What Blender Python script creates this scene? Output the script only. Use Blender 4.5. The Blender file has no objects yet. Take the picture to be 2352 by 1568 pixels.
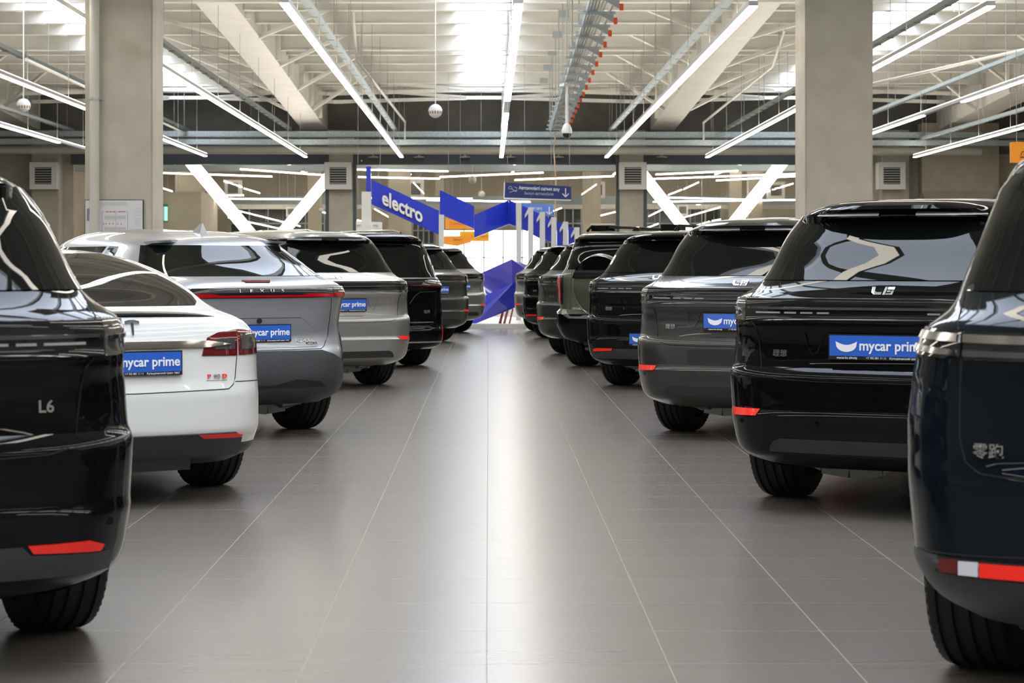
import bpy, bmesh, math, random
from mathutils import Vector, Matrix
random.seed(7)
SC = bpy.context.scene
COL = SC.collection
R = math.radians
# ------------------------------------------------------------------ camera
CAMH = 1.33; FPX = 4640.0; CX = 1122.0; CY = 607.0
cd = bpy.data.cameras.new('camera'); cam = bpy.data.objects.new('camera', cd); COL.objects.link(cam)
cam.location = (0, 0, CAMH); cam.rotation_euler = (R(90), 0, 0)
cd.sensor_width = 36; cd.lens = FPX*36/2352
cd.shift_x = (1176-CX)/2352; cd.shift_y = (CY-784)/2352
cd.clip_end = 500; cd.clip_start = .05
cd.dof.use_dof = True; cd.dof.focus_distance = 15; cd.dof.aperture_fstop = 7
SC.camera = cam
# ------------------------------------------------------------------ sky, exposure
w = bpy.data.worlds.new('sky'); SC.world = w; w.use_nodes = True
nt = w.node_tree; bg = nt.nodes['Background']
sky = nt.nodes.new('ShaderNodeTexSky'); sky.sky_type = 'HOSEK_WILKIE'
sky.sun_direction = Vector((.5, -.4, .75)).normalized(); sky.turbidity = 3.5
mx = nt.nodes.new('ShaderNodeMixRGB'); mx.inputs[0].default_value = .8
mx.inputs[2].default_value = (.76, .85, 1, 1)
nt.links.new(sky.outputs[0], mx.inputs[1]); nt.links.new(mx.outputs[0], bg.inputs[0])
bg.inputs[1].default_value = 9.5
SC.view_settings.view_transform = 'Standard'; SC.view_settings.look = 'None'
SC.view_settings.gamma = 1; SC.view_settings.use_curve_mapping = False
SC.view_settings.exposure = 0.45
FILL_UP = 17.0  # emission of the upward glow added to brighten the ceiling
LED = 12.5          # emission of the linear lights
# ------------------------------------------------------------------ materials
MT = {}
def mat(name, col=(.5,.5,.5), rough=.5, metal=0, coat=0, spec=.5, emit=None, es=0, crough=.03):
    m = bpy.data.materials.new(name); m.use_nodes = True; b = m.node_tree.nodes['Principled BSDF']
    b.inputs['Base Color'].default_value = (*col, 1); b.inputs['Roughness'].default_value = rough
    b.inputs['Metallic'].default_value = metal; b.inputs['Coat Weight'].default_value = coat
    b.inputs['Coat Roughness'].default_value = crough; b.inputs['Coat IOR'].default_value = 1.38; b.inputs['Specular IOR Level'].default_value = spec
    if emit: b.inputs['Emission Color'].default_value = (*emit, 1); b.inputs['Emission Strength'].default_value = es
    MT[name] = m; return m
def noise_mat(name, c1, c2, scale, rough=.8, detail=6, bump=0, stretch=(1,1,1), metal=0):
    m = mat(name, c1, rough, metal); n = m.node_tree; b = n.nodes['Principled BSDF']
    tc = n.nodes.new('ShaderNodeTexCoord'); mp = n.nodes.new('ShaderNodeMapping'); mp.inputs['Scale'].default_value = stretch
    nz = n.nodes.new('ShaderNodeTexNoise'); nz.inputs['Scale'].default_value = scale; nz.inputs['Detail'].default_value = detail
    cr = n.nodes.new('ShaderNodeValToRGB'); cr.color_ramp.elements[0].color = (*c1,1); cr.color_ramp.elements[1].color = (*c2,1)
    cr.color_ramp.elements[0].position = .35; cr.color_ramp.elements[1].position = .65
    n.links.new(tc.outputs['Object'], mp.inputs[0]); n.links.new(mp.outputs[0], nz.inputs[0]); n.links.new(nz.outputs[0], cr.inputs[0]); n.links.new(cr.outputs[0], b.inputs['Base Color'])
    if bump:
        bp = n.nodes.new('ShaderNodeBump'); bp.inputs['Strength'].default_value = bump; bp.inputs['Distance'].default_value = .01
        n.links.new(nz.outputs[0], bp.inputs['Height']); n.links.new(bp.outputs[0], b.inputs['Normal'])
    return m
concrete = noise_mat('concrete', (.48,.44,.365), (.55,.51,.425), 2.2, .85, 8, .15)
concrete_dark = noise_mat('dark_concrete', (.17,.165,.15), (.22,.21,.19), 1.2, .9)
wallpaint = noise_mat('beige_wall', (.56,.51,.41), (.62,.57,.46), .8, .85)
beam_white = noise_mat('white_steel', (.66,.64,.58), (.72,.70,.64), 1.5, .55)
deck = mat('roof_deck', (.43,.42,.38), .5)
dark_steel = mat('slate_steel', (.075,.09,.10), .5)
pipe_m = mat('cream_pipe', (.55,.53,.47), .45)
galv = mat('galvanised_steel', (.42,.47,.48), .45, .6)
galv_dk = mat('dark_tray_steel', (.13,.15,.14), .5, .3)
galv_perf = noise_mat('perforated_galvanised', (.30,.36,.38), (.46,.52,.53), 30, .5, 1, 0, (1,1,1), .4)
led_m = mat('led_diffuser', (1,1,1), .5, emit=(1,.92,.80), es=LED)
fill_up = mat('added_up_glow', (1,1,1), .5, emit=(1,.93,.82), es=FILL_UP)
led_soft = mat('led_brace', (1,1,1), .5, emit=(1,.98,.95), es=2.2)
led_house = mat('lamp_housing', (.62,.62,.60), .4)
wire_m = mat('wire', (.33,.34,.32), .5, .3)
white_pl = mat('white_plastic', (.78,.77,.74), .4)
grey_vent = mat('vent_grey', (.50,.50,.48), .5, .2)
black_m = mat('flat_black', (.006,.006,.006), .7)
tyre_m = mat('tyre_rubber', (.012,.012,.013), .62, spec=.35)
rim_m = mat('rim_alloy', (.10,.10,.105), .35, .8)
arm_m = mat('suspension_metal', (.30,.32,.31), .45, .7)
def glass_mat():
    m = mat('car_glass', (.003,.004,.0035), .012, spec=.26); return m
cglass = glass_mat()
lensd = mat('dark_lens', (.012,.012,.013), .03, coat=1)
lensg = mat('smoked_lens', (.10,.095,.09), .05, .4, coat=1)
lensr = mat('red_lens', (.12,.004,.006), .08, coat=1)
refl_m = mat('red_reflector', (.95,.018,.008), .25, coat=.5, emit=None)
refl_w = mat('clear_reflector', (.6,.6,.62), .2, coat=.5)
chrome = mat('chrome', (.75,.75,.75), .1, 1)
silver = mat('silver_badge', (.62,.63,.63), .22, .9)
dashm = mat('light_dash', (.35,.37,.36), .25)
clad = noise_mat('grey_cladding', (.026,.029,.032), (.036,.039,.042), 60, .5)
trimg = mat('satin_trim', (.035,.037,.037), .4, .3)
gapm = mat('panel_gap', (.003,.003,.003), .9)
plate_blue = mat('plate_blue', (.035,.13,.55), .22, coat=.6)
plate_blk = mat('plate_frame', (.012,.012,.014), .35)
white_let = mat('white_lettering', (.86,.86,.86), .4)
blue_sign = mat('blue_acrylic', (.028,.055,.62), .15, coat=.5)
blue_dk = mat('navy_sign', (.010,.026,.15), .4)
blue_lt = mat('light_blue_sign', (.10,.22,.70), .4)
orange_m = mat('orange_sign', (.95,.33,.01), .5)
post_m = mat('white_post', (.66,.66,.67), .35)
red_rod = mat('maroon_rod', (.20,.02,.02), .4)
leaf_m = noise_mat('leaves', (.03,.12,.015), (.09,.22,.04), 6, .6)
grout_c = (.25,.235,.16)
# floor tiles 0.6 m
def floor_mat():
    m = mat('floor_tiles', (.2,.19,.18), .32); n = m.node_tree; L = n.links; b = n.nodes['Principled BSDF']
    geo = n.nodes.new('ShaderNodeNewGeometry'); sep = n.nodes.new('ShaderNodeSeparateXYZ'); L.new(geo.outputs['Position'], sep.inputs[0])
    def math_(op, a, v=None, v2=None):
        k = n.nodes.new('ShaderNodeMath'); k.operation = op
        if hasattr(a, 'links'): L.new(a, k.inputs[0])
        else: k.inputs[0].default_value = a
        if v is not None:
            if hasattr(v, 'links'): L.new(v, k.inputs[1])
            else: k.inputs[1].default_value = v
        return k.outputs[0]
    def line(o, off, wd):
        t = math_('ADD', o, off); t = math_('DIVIDE', t, .605); t = math_('FRACT', t); t = math_('SUBTRACT', t, .5); t = math_('ABSOLUTE', t)
        return math_('GREATER_THAN', t, .5-wd/.605/2)
    lx = line(sep.outputs[0], 60.5+.006, .0038); ly = line(sep.outputs[1], 60.5-.075, .0036)
    lyw = math_('MULTIPLY', ly, .35)
    g = math_('MAXIMUM', lx, lyw)
    mp = n.nodes.new('ShaderNodeMapping'); mp.inputs['Scale'].default_value = (.45, 5, 1); L.new(geo.outputs['Position'], mp.inputs[0])
    nz = n.nodes.new('ShaderNodeTexNoise'); nz.inputs['Scale'].default_value = 1.6; nz.inputs['Detail'].default_value = 3; nz.inputs['Roughness'].default_value = .5; L.new(mp.outputs[0], nz.inputs[0])
    cr = n.nodes.new('ShaderNodeValToRGB'); cr.color_ramp.elements[0].position = .28; cr.color_ramp.elements[1].position = .74
    cr.color_ramp.elements[0].color = (.144,.127,.108,1); cr.color_ramp.elements[1].color = (.153,.135,.115,1); L.new(nz.outputs[0], cr.inputs[0])
    mxx = n.nodes.new('ShaderNodeMixRGB'); L.new(g, mxx.inputs[0]); L.new(cr.outputs[0], mxx.inputs[1]); mxx.inputs[2].default_value = (*grout_c, 1)
    L.new(mxx.outputs[0], b.inputs['Base Color'])
    rr = n.nodes.new('ShaderNodeMapRange'); L.new(nz.outputs[0], rr.inputs[0]); rr.inputs[1].default_value=.3; rr.inputs[2].default_value=.7; rr.inputs[3].default_value = .262; rr.inputs[4].default_value = .272
    rg = n.nodes.new('ShaderNodeMixRGB'); L.new(g, rg.inputs[0]); L.new(rr.outputs[0], rg.inputs[1]); rg.inputs[2].default_value = (.8,.8,.8,1)
    L.new(rg.outputs[0], b.inputs['Roughness'])
    bp = n.nodes.new('ShaderNodeBump'); bp.inputs['Strength'].default_value=.012; bp.inputs['Distance'].default_value=.004
    n.nodes.remove(bp)
    return m
floor_m = floor_mat()
def skyl_mat():
    m = bpy.data.materials.new('skylight_glass'); m.use_nodes = True; n = m.node_tree
    for k in list(n.nodes): n.nodes.remove(k)
    o = n.nodes.new('ShaderNodeOutputMaterial'); t = n.nodes.new('ShaderNodeBsdfTransparent'); g = n.nodes.new('ShaderNodeBsdfGlossy'); g.inputs['Roughness'].default_value=.05
    x = n.nodes.new('ShaderNodeMixShader'); x.inputs[0].default_value = .06; n.links.new(t.outputs[0], x.inputs[1]); n.links.new(g.outputs[0], x.inputs[2]); n.links.new(x.outputs[0], o.inputs[0])
    return m
skyl = skyl_mat()
def paint(name, col, metal=0., rough=.25): return mat(name, col, rough, metal, coat=.75 if col[0] < .01 else 1, crough=.012, spec=.5 if metal else (.5 if col[0] > .3 else 0))
p_black = paint('black_paint', (.0035,.0035,.004)); p_navy = paint('navy_paint', (.0035,.0065,.0095))
p_grey = paint('graphite_paint', (.042,.041,.038), .5, .3); p_olive = paint('olive_paint', (.10,.105,.075), .45, .3)
p_silver = paint('silver_paint', (.36,.355,.34), .75, .32); p_steel = paint('steel_blue_paint', (.40,.42,.45), .65, .33)
p_white = paint('white_paint', (.70,.70,.67), 0, .35); p_gr2 = paint('dark_green_grey_paint', (.05,.055,.05), .5, .3)
# ------------------------------------------------------------------ helpers
def link(name, me, m=None, parent=None, smooth=False, ang=35):
    o = bpy.data.objects.new(name, me); COL.objects.link(o)
    if m is not None and not len(me.materials): me.materials.append(m)
    if parent is not None: o.parent = parent
    if smooth:
        me.shade_smooth(); me.set_sharp_from_angle(angle=R(ang))
    return o
class MB:
    def __init__(s): s.v = []; s.f = []
    def poly(s, vs, fs):
        k = len(s.v); s.v += [tuple(p) for p in vs]; s.f += [[i+k for i in f] for f in fs]; return s
    def box(s, x0, x1, y0, y1, z0, z1):
        return s.poly([(x0,y0,z0),(x1,y0,z0),(x1,y1,z0),(x0,y1,z0),(x0,y0,z1),(x1,y0,z1),(x1,y1,z1),(x0,y1,z1)],
                      [(0,3,2,1),(4,5,6,7),(0,1,5,4),(1,2,6,5),(2,3,7,6),(3,0,4,7)])
    def bar(s, a, b, wd, ht, up=(0,0,1)):
        a = Vector(a); b = Vector(b); d = (b-a).normalized(); u = Vector(up)
        if abs(d.dot(u)) > .95: u = Vector((0,1,0))
        r = d.cross(u).normalized(); u = r.cross(d).normalized()
        vs = [p+r*sx*wd/2+u*sz*ht/2 for p in (a,b) for sx,sz in ((-1,-1),(1,-1),(1,1),(-1,1))]
        return s.poly(vs, [(0,3,2,1),(4,5,6,7),(0,1,5,4),(1,2,6,5),(2,3,7,6),(3,0,4,7)])
    def tube(s, pts, r, n=8, closed=False):
        pts = [Vector(p) for p in pts]; rings = []
        for i, p in enumerate(pts):
            d = (pts[min(i+1,len(pts)-1)]-pts[max(i-1,0)]).normalized()
            u = Vector((0,0,1)) if abs(d.z) < .9 else Vector((1,0,0))
            a = d.cross(u).normalized(); b = a.cross(d).normalized()
            rings.append([p+(a*math.cos(t)+b*math.sin(t))*r for t in [2*math.pi*k/n for k in range(n)]])
        vs = [q for rg in rings for q in rg]; fs = []
        for i in range(len(rings)-1):
            for k in range(n): fs.append((i*n+k, i*n+(k+1)%n, (i+1)*n+(k+1)%n, (i+1)*n+k))
        fs.append(tuple(range(n-1,-1,-1))); fs.append(tuple(range((len(rings)-1)*n, len(rings)*n)))
        return s.poly(vs, fs)
    def lathe(s, prof, n=32, axis='z', c=(0,0,0), cap=True):
        rings = []
        for r, h in prof:
            rg = []
            for k in range(n):
                t = 2*math.pi*k/n; a, b = r*math.cos(t), r*math.sin(t)
                p = (a,b,h) if axis == 'z' else ((h,a,b) if axis == 'x' else (b,h,a))
                rg.append((p[0]+c[0], p[1]+c[1], p[2]+c[2]))
            rings.append(rg)
        vs = [q for rg in rings for q in rg]; fs = []
        for i in range(len(rings)-1):
            for k in range(n): fs.append((i*n+k, i*n+(k+1)%n, (i+1)*n+(k+1)%n, (i+1)*n+k))
        if cap: fs.append(tuple(range(n-1,-1,-1))); fs.append(tuple(range((len(rings)-1)*n, len(rings)*n)))
        return s.poly(vs, fs)
    def prism(s, pts2, y0, y1):   # polygon in x,z extruded in y
        n = len(pts2); vs = [(x,y0,z) for x,z in pts2]+[(x,y1,z) for x,z in pts2]
        return s.poly(vs, [tuple(range(n)), tuple(range(2*n-1,n-1,-1))]+[(i,i+n,(i+1)%n+n,(i+1)%n) for i in range(n)])
    def mesh(s, name='m'):
        me = bpy.data.meshes.new(name); me.from_pydata(s.v, [], s.f)
        bm = bmesh.new(); bm.from_mesh(me); bmesh.ops.recalc_face_normals(bm, faces=bm.faces); bm.to_mesh(me); bm.free(); return me
    def build(s, name, m, parent=None, smooth=False, ang=35): return link(name, s.mesh(name), m, parent, smooth, ang)
def tag(o, label=None, cat=None, group=None, kind=None):
    if label: o['label'] = label
    if cat: o['category'] = cat
    if group: o['group'] = group
    if kind: o['kind'] = kind
    return o
def empty(name, loc=(0,0,0), rz=0):
    o = bpy.data.objects.new(name, None); COL.objects.link(o); o.location = loc; o.rotation_euler = (0,0,rz); o.empty_display_size = .1
    return o
def at(u, v, Z): return Vector(((u-CX)*Z/FPX, Z, CAMH-(v-CY)*Z/FPX))
def text_mesh(body, size, extrude=.002, bold=0., align='CENTER', sx=1.):
    c = bpy.data.curves.new('t', 'FONT'); c.body = body; c.size = size; c.extrude = extrude; c.offset = bold; c.align_x = align; c.align_y = 'CENTER'; c.resolution_u = 3
    o = bpy.data.objects.new('t', c); COL.objects.link(o)
    me = bpy.data.meshes.new_from_object(o); bpy.data.objects.remove(o)
    if sx != 1:
        for v in me.vertices: v.co.x *= sx
    me.materials.clear(); return me
def text(name, body, size, m, parent=None, loc=(0,0,0), rot=(R(90),0,0), **k):
    o = link(name, text_mesh(body, size, **k), m, parent); o.location = loc; o.rotation_euler = rot; return o
# ------------------------------------------------------------------ car surfaces
def pch(tab, z):
    if z <= tab[0][0]: return tab[0][1]
    if z >= tab[-1][0]: return tab[-1][1]
    n = len(tab); i = 0
    while z > tab[i+1][0]: i += 1
    def d(k): return (tab[k+1][1]-tab[k][1])/(tab[k+1][0]-tab[k][0])
    def sl(k):
        if k == 0: return d(0)
        if k == n-1: return d(n-2)
        a, b = d(k-1), d(k)
        return 0. if a*b <= 0 else 2*a*b/(a+b)
    h = tab[i+1][0]-tab[i][0]; t = (z-tab[i][0])/h
    return tab[i][1]*(2*t**3-3*t*t+1)+sl(i)*h*(t**3-2*t*t+t)+tab[i+1][1]*(3*t*t-2*t**3)+sl(i+1)*h*(t**3-t*t)
class Shape:
    def __init__(s, w, r, f, n, L):
        s.w, s.r, s.f, s.n, s.L = w, r, f, n, L; s.cache = {}
        s.z0, s.z1 = w[0][0], w[-1][0]
    def sl(s, z): return pch(s.w,z), pch(s.r,z), s.L-pch(s.f,z), pch(s.n,z)
    def P(s, ph, z, q=None):
        w, a, b, n = q or s.sl(z); c = (a+b)/2; A = (b-a)/2; sx, cx = math.sin(ph), math.cos(ph)
        return Vector((w*math.copysign(abs(sx)**(2/n),sx), c-A*math.copysign(abs(cx)**(2/n),cx), z))
    def table(s, z):
        k = round(z, 4)
        if k not in s.cache:
            q = s.sl(z); w, a, b, n = q; pts = []; t = 0; last = None
            N = 260
            for i in range(N+1):
                # dense near both ends: sample in transformed angle
                f = i/N; ph = math.pi*f**2.2
                if ph > math.pi*.985: break
                p = s.P(ph, z, q)
                if last is not None: t += (p-last).length
                pts.append((t, ph, p.x)); last = p
            s.cache[k] = pts
        return s.cache[k]
    def wrap(s, t, z):
        T = s.table(z); a = abs(t); sg = 1 if t >= 0 else -1; lo, hi = 0, len(T)-1
        a = min(a, T[-1][0]-1e-6)
        while hi-lo > 1:
            m = (lo+hi)//2
            if T[m][0] <= a: lo = m
            else: hi = m
        k = (a-T[lo][0])/max(T[hi][0]-T[lo][0], 1e-9)
        p0 = s.P(T[lo][1], z); p1 = s.P(T[hi][1], z); p = p0.lerp(p1, k); p.x *= sg; return p
    def x2t(s, x, z):
        T = s.table(z); a = abs(x); last = (0,0)
        for t, ph, xx in T:
            if xx >= a:
                k = (a-last[1])/max(xx-last[1],1e-9); return math.copysign(last[0]+(t-last[0])*k, x)
            last = (t, xx)
            if ph > math.pi/2: break
        return math.copysign(last[0], x)
    def side(s, y, z, sg=1):
        w, a, b, n = s.sl(z); c = (a+b)/2; A = (b-a)/2; q = min(.999, abs((y-c)/A)); return Vector((sg*w*(1-q**n)**(1/n), y, z))
    def front(s, x, z):
        w, a, b, n = s.sl(z); c = (a+b)/2; A = (b-a)/2; q = min(.999, abs(x/w)); return Vector((x, c+A*(1-q**n)**(1/n), z))
def clampz(S, z): return min(max(z, S.z0+.002), S.z1-.002)
def surf(S, mode, sg=1):
    if mode == 'side': return lambda u, z: S.side(u, clampz(S,z), sg)
    if mode == 'front': return lambda u, z: S.front(u, clampz(S,z))
    return lambda u, z: S.wrap(u, clampz(S,z))
def nrm(fn, u, z, S):
    e = .006; a = fn(u+e,z)-fn(u-e,z); b = fn(u,min(z+e,S.z1-.003))-fn(u,z-e); n = a.cross(b)
    n = n.normalized() if n.length > 1e-12 else Vector((0,-1,0))
    return n
def patch(name, S, pts, m, parent, mode='x', sg=1, eps=.004, depth=.01, step=.06, zstep=.04, both=False, smooth=True):
    """solid panel following the body surface; pts in (x,z)"""
    fn = surf(S, mode, sg); center = Vector((0, S.L/2, .7))
    if mode == 'x': pts = [(S.x2t(x, clampz(S,z)), z) for x, z in pts]
    bm = bmesh.new()
    sets = [pts]+([[(-u,z) for u,z in pts]] if both else [])
    for P in sets:
        bm.faces.new([bm.verts.new((u,z,0)) for u, z in P])
    us = [u for P in sets for u,_ in P]; zs = [z for P in sets for _,z in P]
    def cuts(lo, hi, st):
        n = max(1, int((hi-lo)/st)); return [lo+(hi-lo)*i/n for i in range(1,n)]
    for u in cuts(min(us), max(us), step):
        bmesh.ops.bisect_plane(bm, geom=bm.verts[:]+bm.edges[:]+bm.faces[:], plane_co=(u,0,0), plane_no=(1,0,0), dist=1e-5)
    for z in cuts(min(zs), max(zs), zstep):
        bmesh.ops.bisect_plane(bm, geom=bm.verts[:]+bm.edges[:]+bm.faces[:], plane_co=(0,z,0), plane_no=(0,1,0), dist=1e-5)
    bmesh.ops.triangulate(bm, faces=[f for f in bm.faces if len(f.verts) > 4])
    bm.verts.ensure_lookup_table(); inner = {}
    for v in bm.verts:
        u, z = v.co.x, v.co.y; p = fn(u, z); n = nrm(fn, u, z, S)
        if n.dot(p-Vector((0, p.y if mode!='front' else S.L/2, p.z)) if mode=='side' else (p-center)) < 0: n = -n
        v.co = p+n*eps; inner[v] = p-n*depth
    bd = [e for e in bm.edges if e.is_boundary]
    nv = {}
    for e in bd:
        for v in e.verts:
            if v not in nv: nv[v] = bm.verts.new(inner[v])
    for e in bd:
        a, b = e.verts; bm.faces.new((a, b, nv[b], nv[a]))
    bmesh.ops.recalc_face_normals(bm, faces=bm.faces)
    me = bpy.data.meshes.new(name); bm.to_mesh(me); bm.free()
    return link(name, me, m, parent, smooth, 40)
def gap(name, S, pts, parent, r=.0028, mode='x', sg=1, m=None, mirror=False, out=0.):
    fn = surf(S, mode, sg); mb = MB()
    if mode == 'x': pts = [(S.x2t(x, clampz(S,z)), z) for x, z in pts]
    for k in ((1,-1) if mirror else (1,)):
        P = []
        for (a, b) in zip(pts[:-1], pts[1:]):
            n = max(1, int(math.hypot(b[0]-a[0], b[1]-a[1])/.04))
            for i in range(n): P.append(fn(k*(a[0]+(b[0]-a[0])*i/n), a[1]+(b[1]-a[1])*i/n))
        P.append(fn(k*pts[-1][0], pts[-1][1])); mb.tube(P, r, 6)
    return mb.build(name, m or gapm, parent, True)
def decal(name, S, me, x, z, m, parent, eps=.005):
    """lettering laid onto the rear surface"""
    for v in me.vertices:
        xx, zz = x+v.co.x, z+v.co.y; t = S.x2t(xx, zz); p = S.wrap(t, zz); v.co = (p.x, p.y-eps-v.co.z-.001, p.z)
    return link(name, me, m, parent)
def body(S, parent, mt, zc, mc, wheels, wr=.40, name='body', arch=True):
    T = S.table(.7 if S.z1 > 1.5 else .6); tot = T[-1][0]
    # column angles by arc length, symmetric
    targ = []; t = 0; C = []
    rear_w = S.x2t(S.w[4][1]*.55, .6)
    n1 = 64
    phs = []
    for i in range(n1+1):
        tt = tot*(i/n1); a = 0
        lo, hi = 0, len(T)-1
        while hi-lo > 1:
            mm = (lo+hi)//2
            if T[mm][0] <= tt: lo = mm
            else: hi = mm
        k = (tt-T[lo][0])/max(T[hi][0]-T[lo][0],1e-9); phs.append(T[lo][1]+(T[hi][1]-T[lo][1])*k)
    extra = [phs[i]+(phs[i+1]-phs[i])*f for i in range(6,20) for f in (.33,.66)]
    phs = sorted(phs+extra); phs = phs+[math.pi]
    full = [-p for p in phs[::-1] if p < math.pi and p > 1e-9]+phs
    zs = []; z = S.z0
    for a, b in zip(S.w[:-1], S.w[1:]):
        n = max(1, int(round((b[0]-a[0])/.022)))
        zs += [a[0]+(b[0]-a[0])*i/n for i in range(n)]
    zs.append(S.z1); 
    if zc: zs = sorted(set([q for q in zs if abs(q-zc) > .008]+[zc]))
    vs = []; fs = []; N = len(full)
    for z in zs:
        q = S.sl(z); vs += [S.P(ph, z, q) for ph in full]
    for i in range(len(zs)-1):
        for k in range(N): fs.append((i*N+k, i*N+(k+1)%N, (i+1)*N+(k+1)%N, (i+1)*N+k))
    fs.append(tuple(range(N-1,-1,-1))); fs.append(tuple(range((len(zs)-1)*N, len(zs)*N)))
    me = MB().poly(vs, fs).mesh('body'); me.materials.append(mt); me.materials.append(black_m)
    o = bpy.data.objects.new('tmp', me); COL.objects.link(o)
    if arch:
        mb = MB()
        for wy in wheels:
            for sg in (-1, 1): mb.lathe([(wr,sg*.60),(wr,sg*1.2)], 40, 'x', (0,wy,.365))
        cme = mb.mesh('cut'); cme.materials.append(black_m); co = bpy.data.objects.new('cut', cme); COL.objects.link(co)
        for p in cme.polygons: p.material_index = 0
        md = o.modifiers.new('b', 'BOOLEAN'); md.operation = 'DIFFERENCE'; md.object = co; md.solver = 'EXACT'
        dg = bpy.context.evaluated_depsgraph_get(); m2 = bpy.data.meshes.new_from_object(o.evaluated_get(dg))
        bpy.data.objects.remove(co)
    else: m2 = me
    bpy.data.objects.remove(o)
    if not len(m2.materials): m2.materials.append(mt); m2.materials.append(black_m)
    def split(keep, nm, mm, ):
        bm = bmesh.new(); bm.from_mesh(m2)
        bmesh.ops.delete(bm, geom=[f for f in bm.faces if not keep(f)], context='FACES')
        x = bpy.data.meshes.new(nm); bm.to_mesh(x); bm.free(); x.materials.append(mm); x.materials.append(black_m)
        ob = link(nm, x, None, parent, True, 32); return ob
    if zc:
        split(lambda f: f.calc_center_median().z < zc, 'lower_cladding', mc)
        return split(lambda f: f.calc_center_median().z >= zc, name, mt)
    return split(lambda f: True, name, mt)
# ------------------------------------------------------------------ wheels
TY = None
def wheel_meshes():
    global TY
    r, wd = .37, .255; h = wd/2
    prof = [(.235,-h*.86),(.26,-h),(.315,-h),(.345,-h*.97),(.362,-h*.88),(.3685,-h*.74)]
    for g in (-.60,-.21,.21,.60):
        c = g*h; prof += [(.3695,c-.010),(.3590,c-.007),(.3590,c+.007),(.3695,c+.010)]
    prof += [(.3685,h*.74),(.362,h*.88),(.345,h*.97),(.315,h),(.26,h),(.235,h*.86)]
    mb = MB().lathe(prof, 56, 'x', (0,0,0), False)
    k = len(prof); n = 56
    mb.f += [((k-1)*n+i, (k-1)*n+(i+1)%n, (i+1)%n, i) for i in range(n)]
    # lateral sipes on the shoulders
    for sgn in (-1,1):
        for i in range(56):
            t = 2*math.pi*i/56; a = (sgn*h*.66, .3670*math.cos(t), .3670*math.sin(t)); b = (sgn*h*.93, .3545*math.cos(t), .3545*math.sin(t))
            mb.bar(a, b, .016, .006, up=(0,math.cos(t),math.sin(t)))
    ty = mb.mesh('tyre'); ty.materials.append(tyre_m)
    rb = MB().lathe([(.238,-h*.9),(.222,-h*.84),(.205,-h*.4),(.20,h*.5),(.222,h*.86),(.238,h*.9)], 40, 'x', (0,0,0), False)
    rb.lathe([(.0,.01),(.075,.02),(.08,.05),(.05,.085),(.0,.09)], 20, 'x', (0,0,0), False)
    for i in range(10):
        t = 2*math.pi*i/10; rb.bar((.07,.05*math.cos(t),.05*math.sin(t)), (.09,.215*math.cos(t),.215*math.sin(t)), .03, .02, up=(1,0,0))
    rim = rb.mesh('rim'); rim.materials.append(rim_m)
    db = MB().lathe([(.02,-.03),(.165,-.03),(.165,-.005),(.02,-.005)], 32, 'x', (0,0,0), True); db.bar((-.05,.10,.1),(-.05,.10,-.06),.06,.05)
    dk = db.mesh('disc'); dk.materials.append(arm_m)
    for x in (ty, rim, dk): x.shade_smooth(); x.set_sharp_from_angle(angle=R(30))
    TY = (ty, rim, dk)
wheel_meshes()
def wheels(parent, ys, tr=.82, r=.37):
    for wy in ys:
        for sg in (-1, 1):
            t = link('wheel', TY[0], None, parent); t.location = (sg*tr, wy, r); s = r/.37
            t.scale = (s if sg > 0 else -s, s, s)
            link('rim', TY[1], None, t); link('brake_disc', TY[2], None, t)
def underbody(parent, S, oh, wb):
    mb = MB().box(-.62,.62,.62,S.L-.45,.235,.40).box(-.50,.50,.16,.62,.30,.40)
    mb.build('underbody', black_m, parent)
    for sg in (-1,1):
        a = MB(); P = [(.66,oh-.25,.26),(.52,oh-.28,.215),(.36,oh-.30,.20),(.18,oh-.30,.225),(.0,oh-.28,.28)]
        ws = [.10,.15,.17,.12,.06]
        for (p,q,w0) in zip(P[:-1],P[1:],ws): a.bar((sg*p[0],p[1],p[2]), (sg*q[0],q[1],q[2]), .05, w0*.6)
        a.tube([(sg*.66,oh-.30,.25),(sg*.45,oh-.36,.235)], .035, 10)
        a.build('suspension_arm', arm_m, parent, True)
def plate(parent, S, z, x=0., y=None, logo=True, tilt=0):
    yy = (S.wrap(S.x2t(.2,z),z).y if y is None else y)-.022
    e = link('license_plate', MB().box(-.265,.265,-.006,.012,-.066,.066).mesh('plate'), plate_blk, parent); e.location = (x, yy, z); e.rotation_euler = (tilt,0,0)
    MB().box(-.258,.258,-.009,-.005,-.047,.059).build('plate_panel', plate_blue, e)
    text('lettering', 'mycar prime', .072, white_let, e, (.075,-.010,.006), bold=.0014, sx=.95)
    if logo:
        P = [(-.225,.030)]; n = 9
        P = [(-.225+.115*i/n, .028-.018*math.sin(math.pi*i/n)) for i in range(n+1)]+[(-.115-.105*i/n*1.0, -.004+(.004)-.026*math.sin(math.pi*(i/n))**.6) for i in range(n+1)]
        MB().prism(P, -.0115, -.0085).build('smile_mark', white_let, e)
    text('fine_print', 'mycar.kz almaty', .017, white_let, e, (-.165,-.0078,-.056), extrude=.001)
    text('fine_print', '+7 702 881 11 11', .015, white_let, e, (-.01,-.0078,-.056), extrude=.001)
    text('fine_print', 'Кульджинский тракт 106/1', .015, white_let, e, (.155,-.0078,-.056), extrude=.001)
    return e
def windows(S, parent, zb, zt, ys, m=None, gloss=None):
    for sg in (-1,1):
        for (a0,a1,b0,b1) in ys:
            patch('side_window', S, [(a0,zb),(a1,zb),(b1,zt),(b0,zt)], m or cglass, parent, 'side', sg, eps=.003, step=.12)
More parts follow.
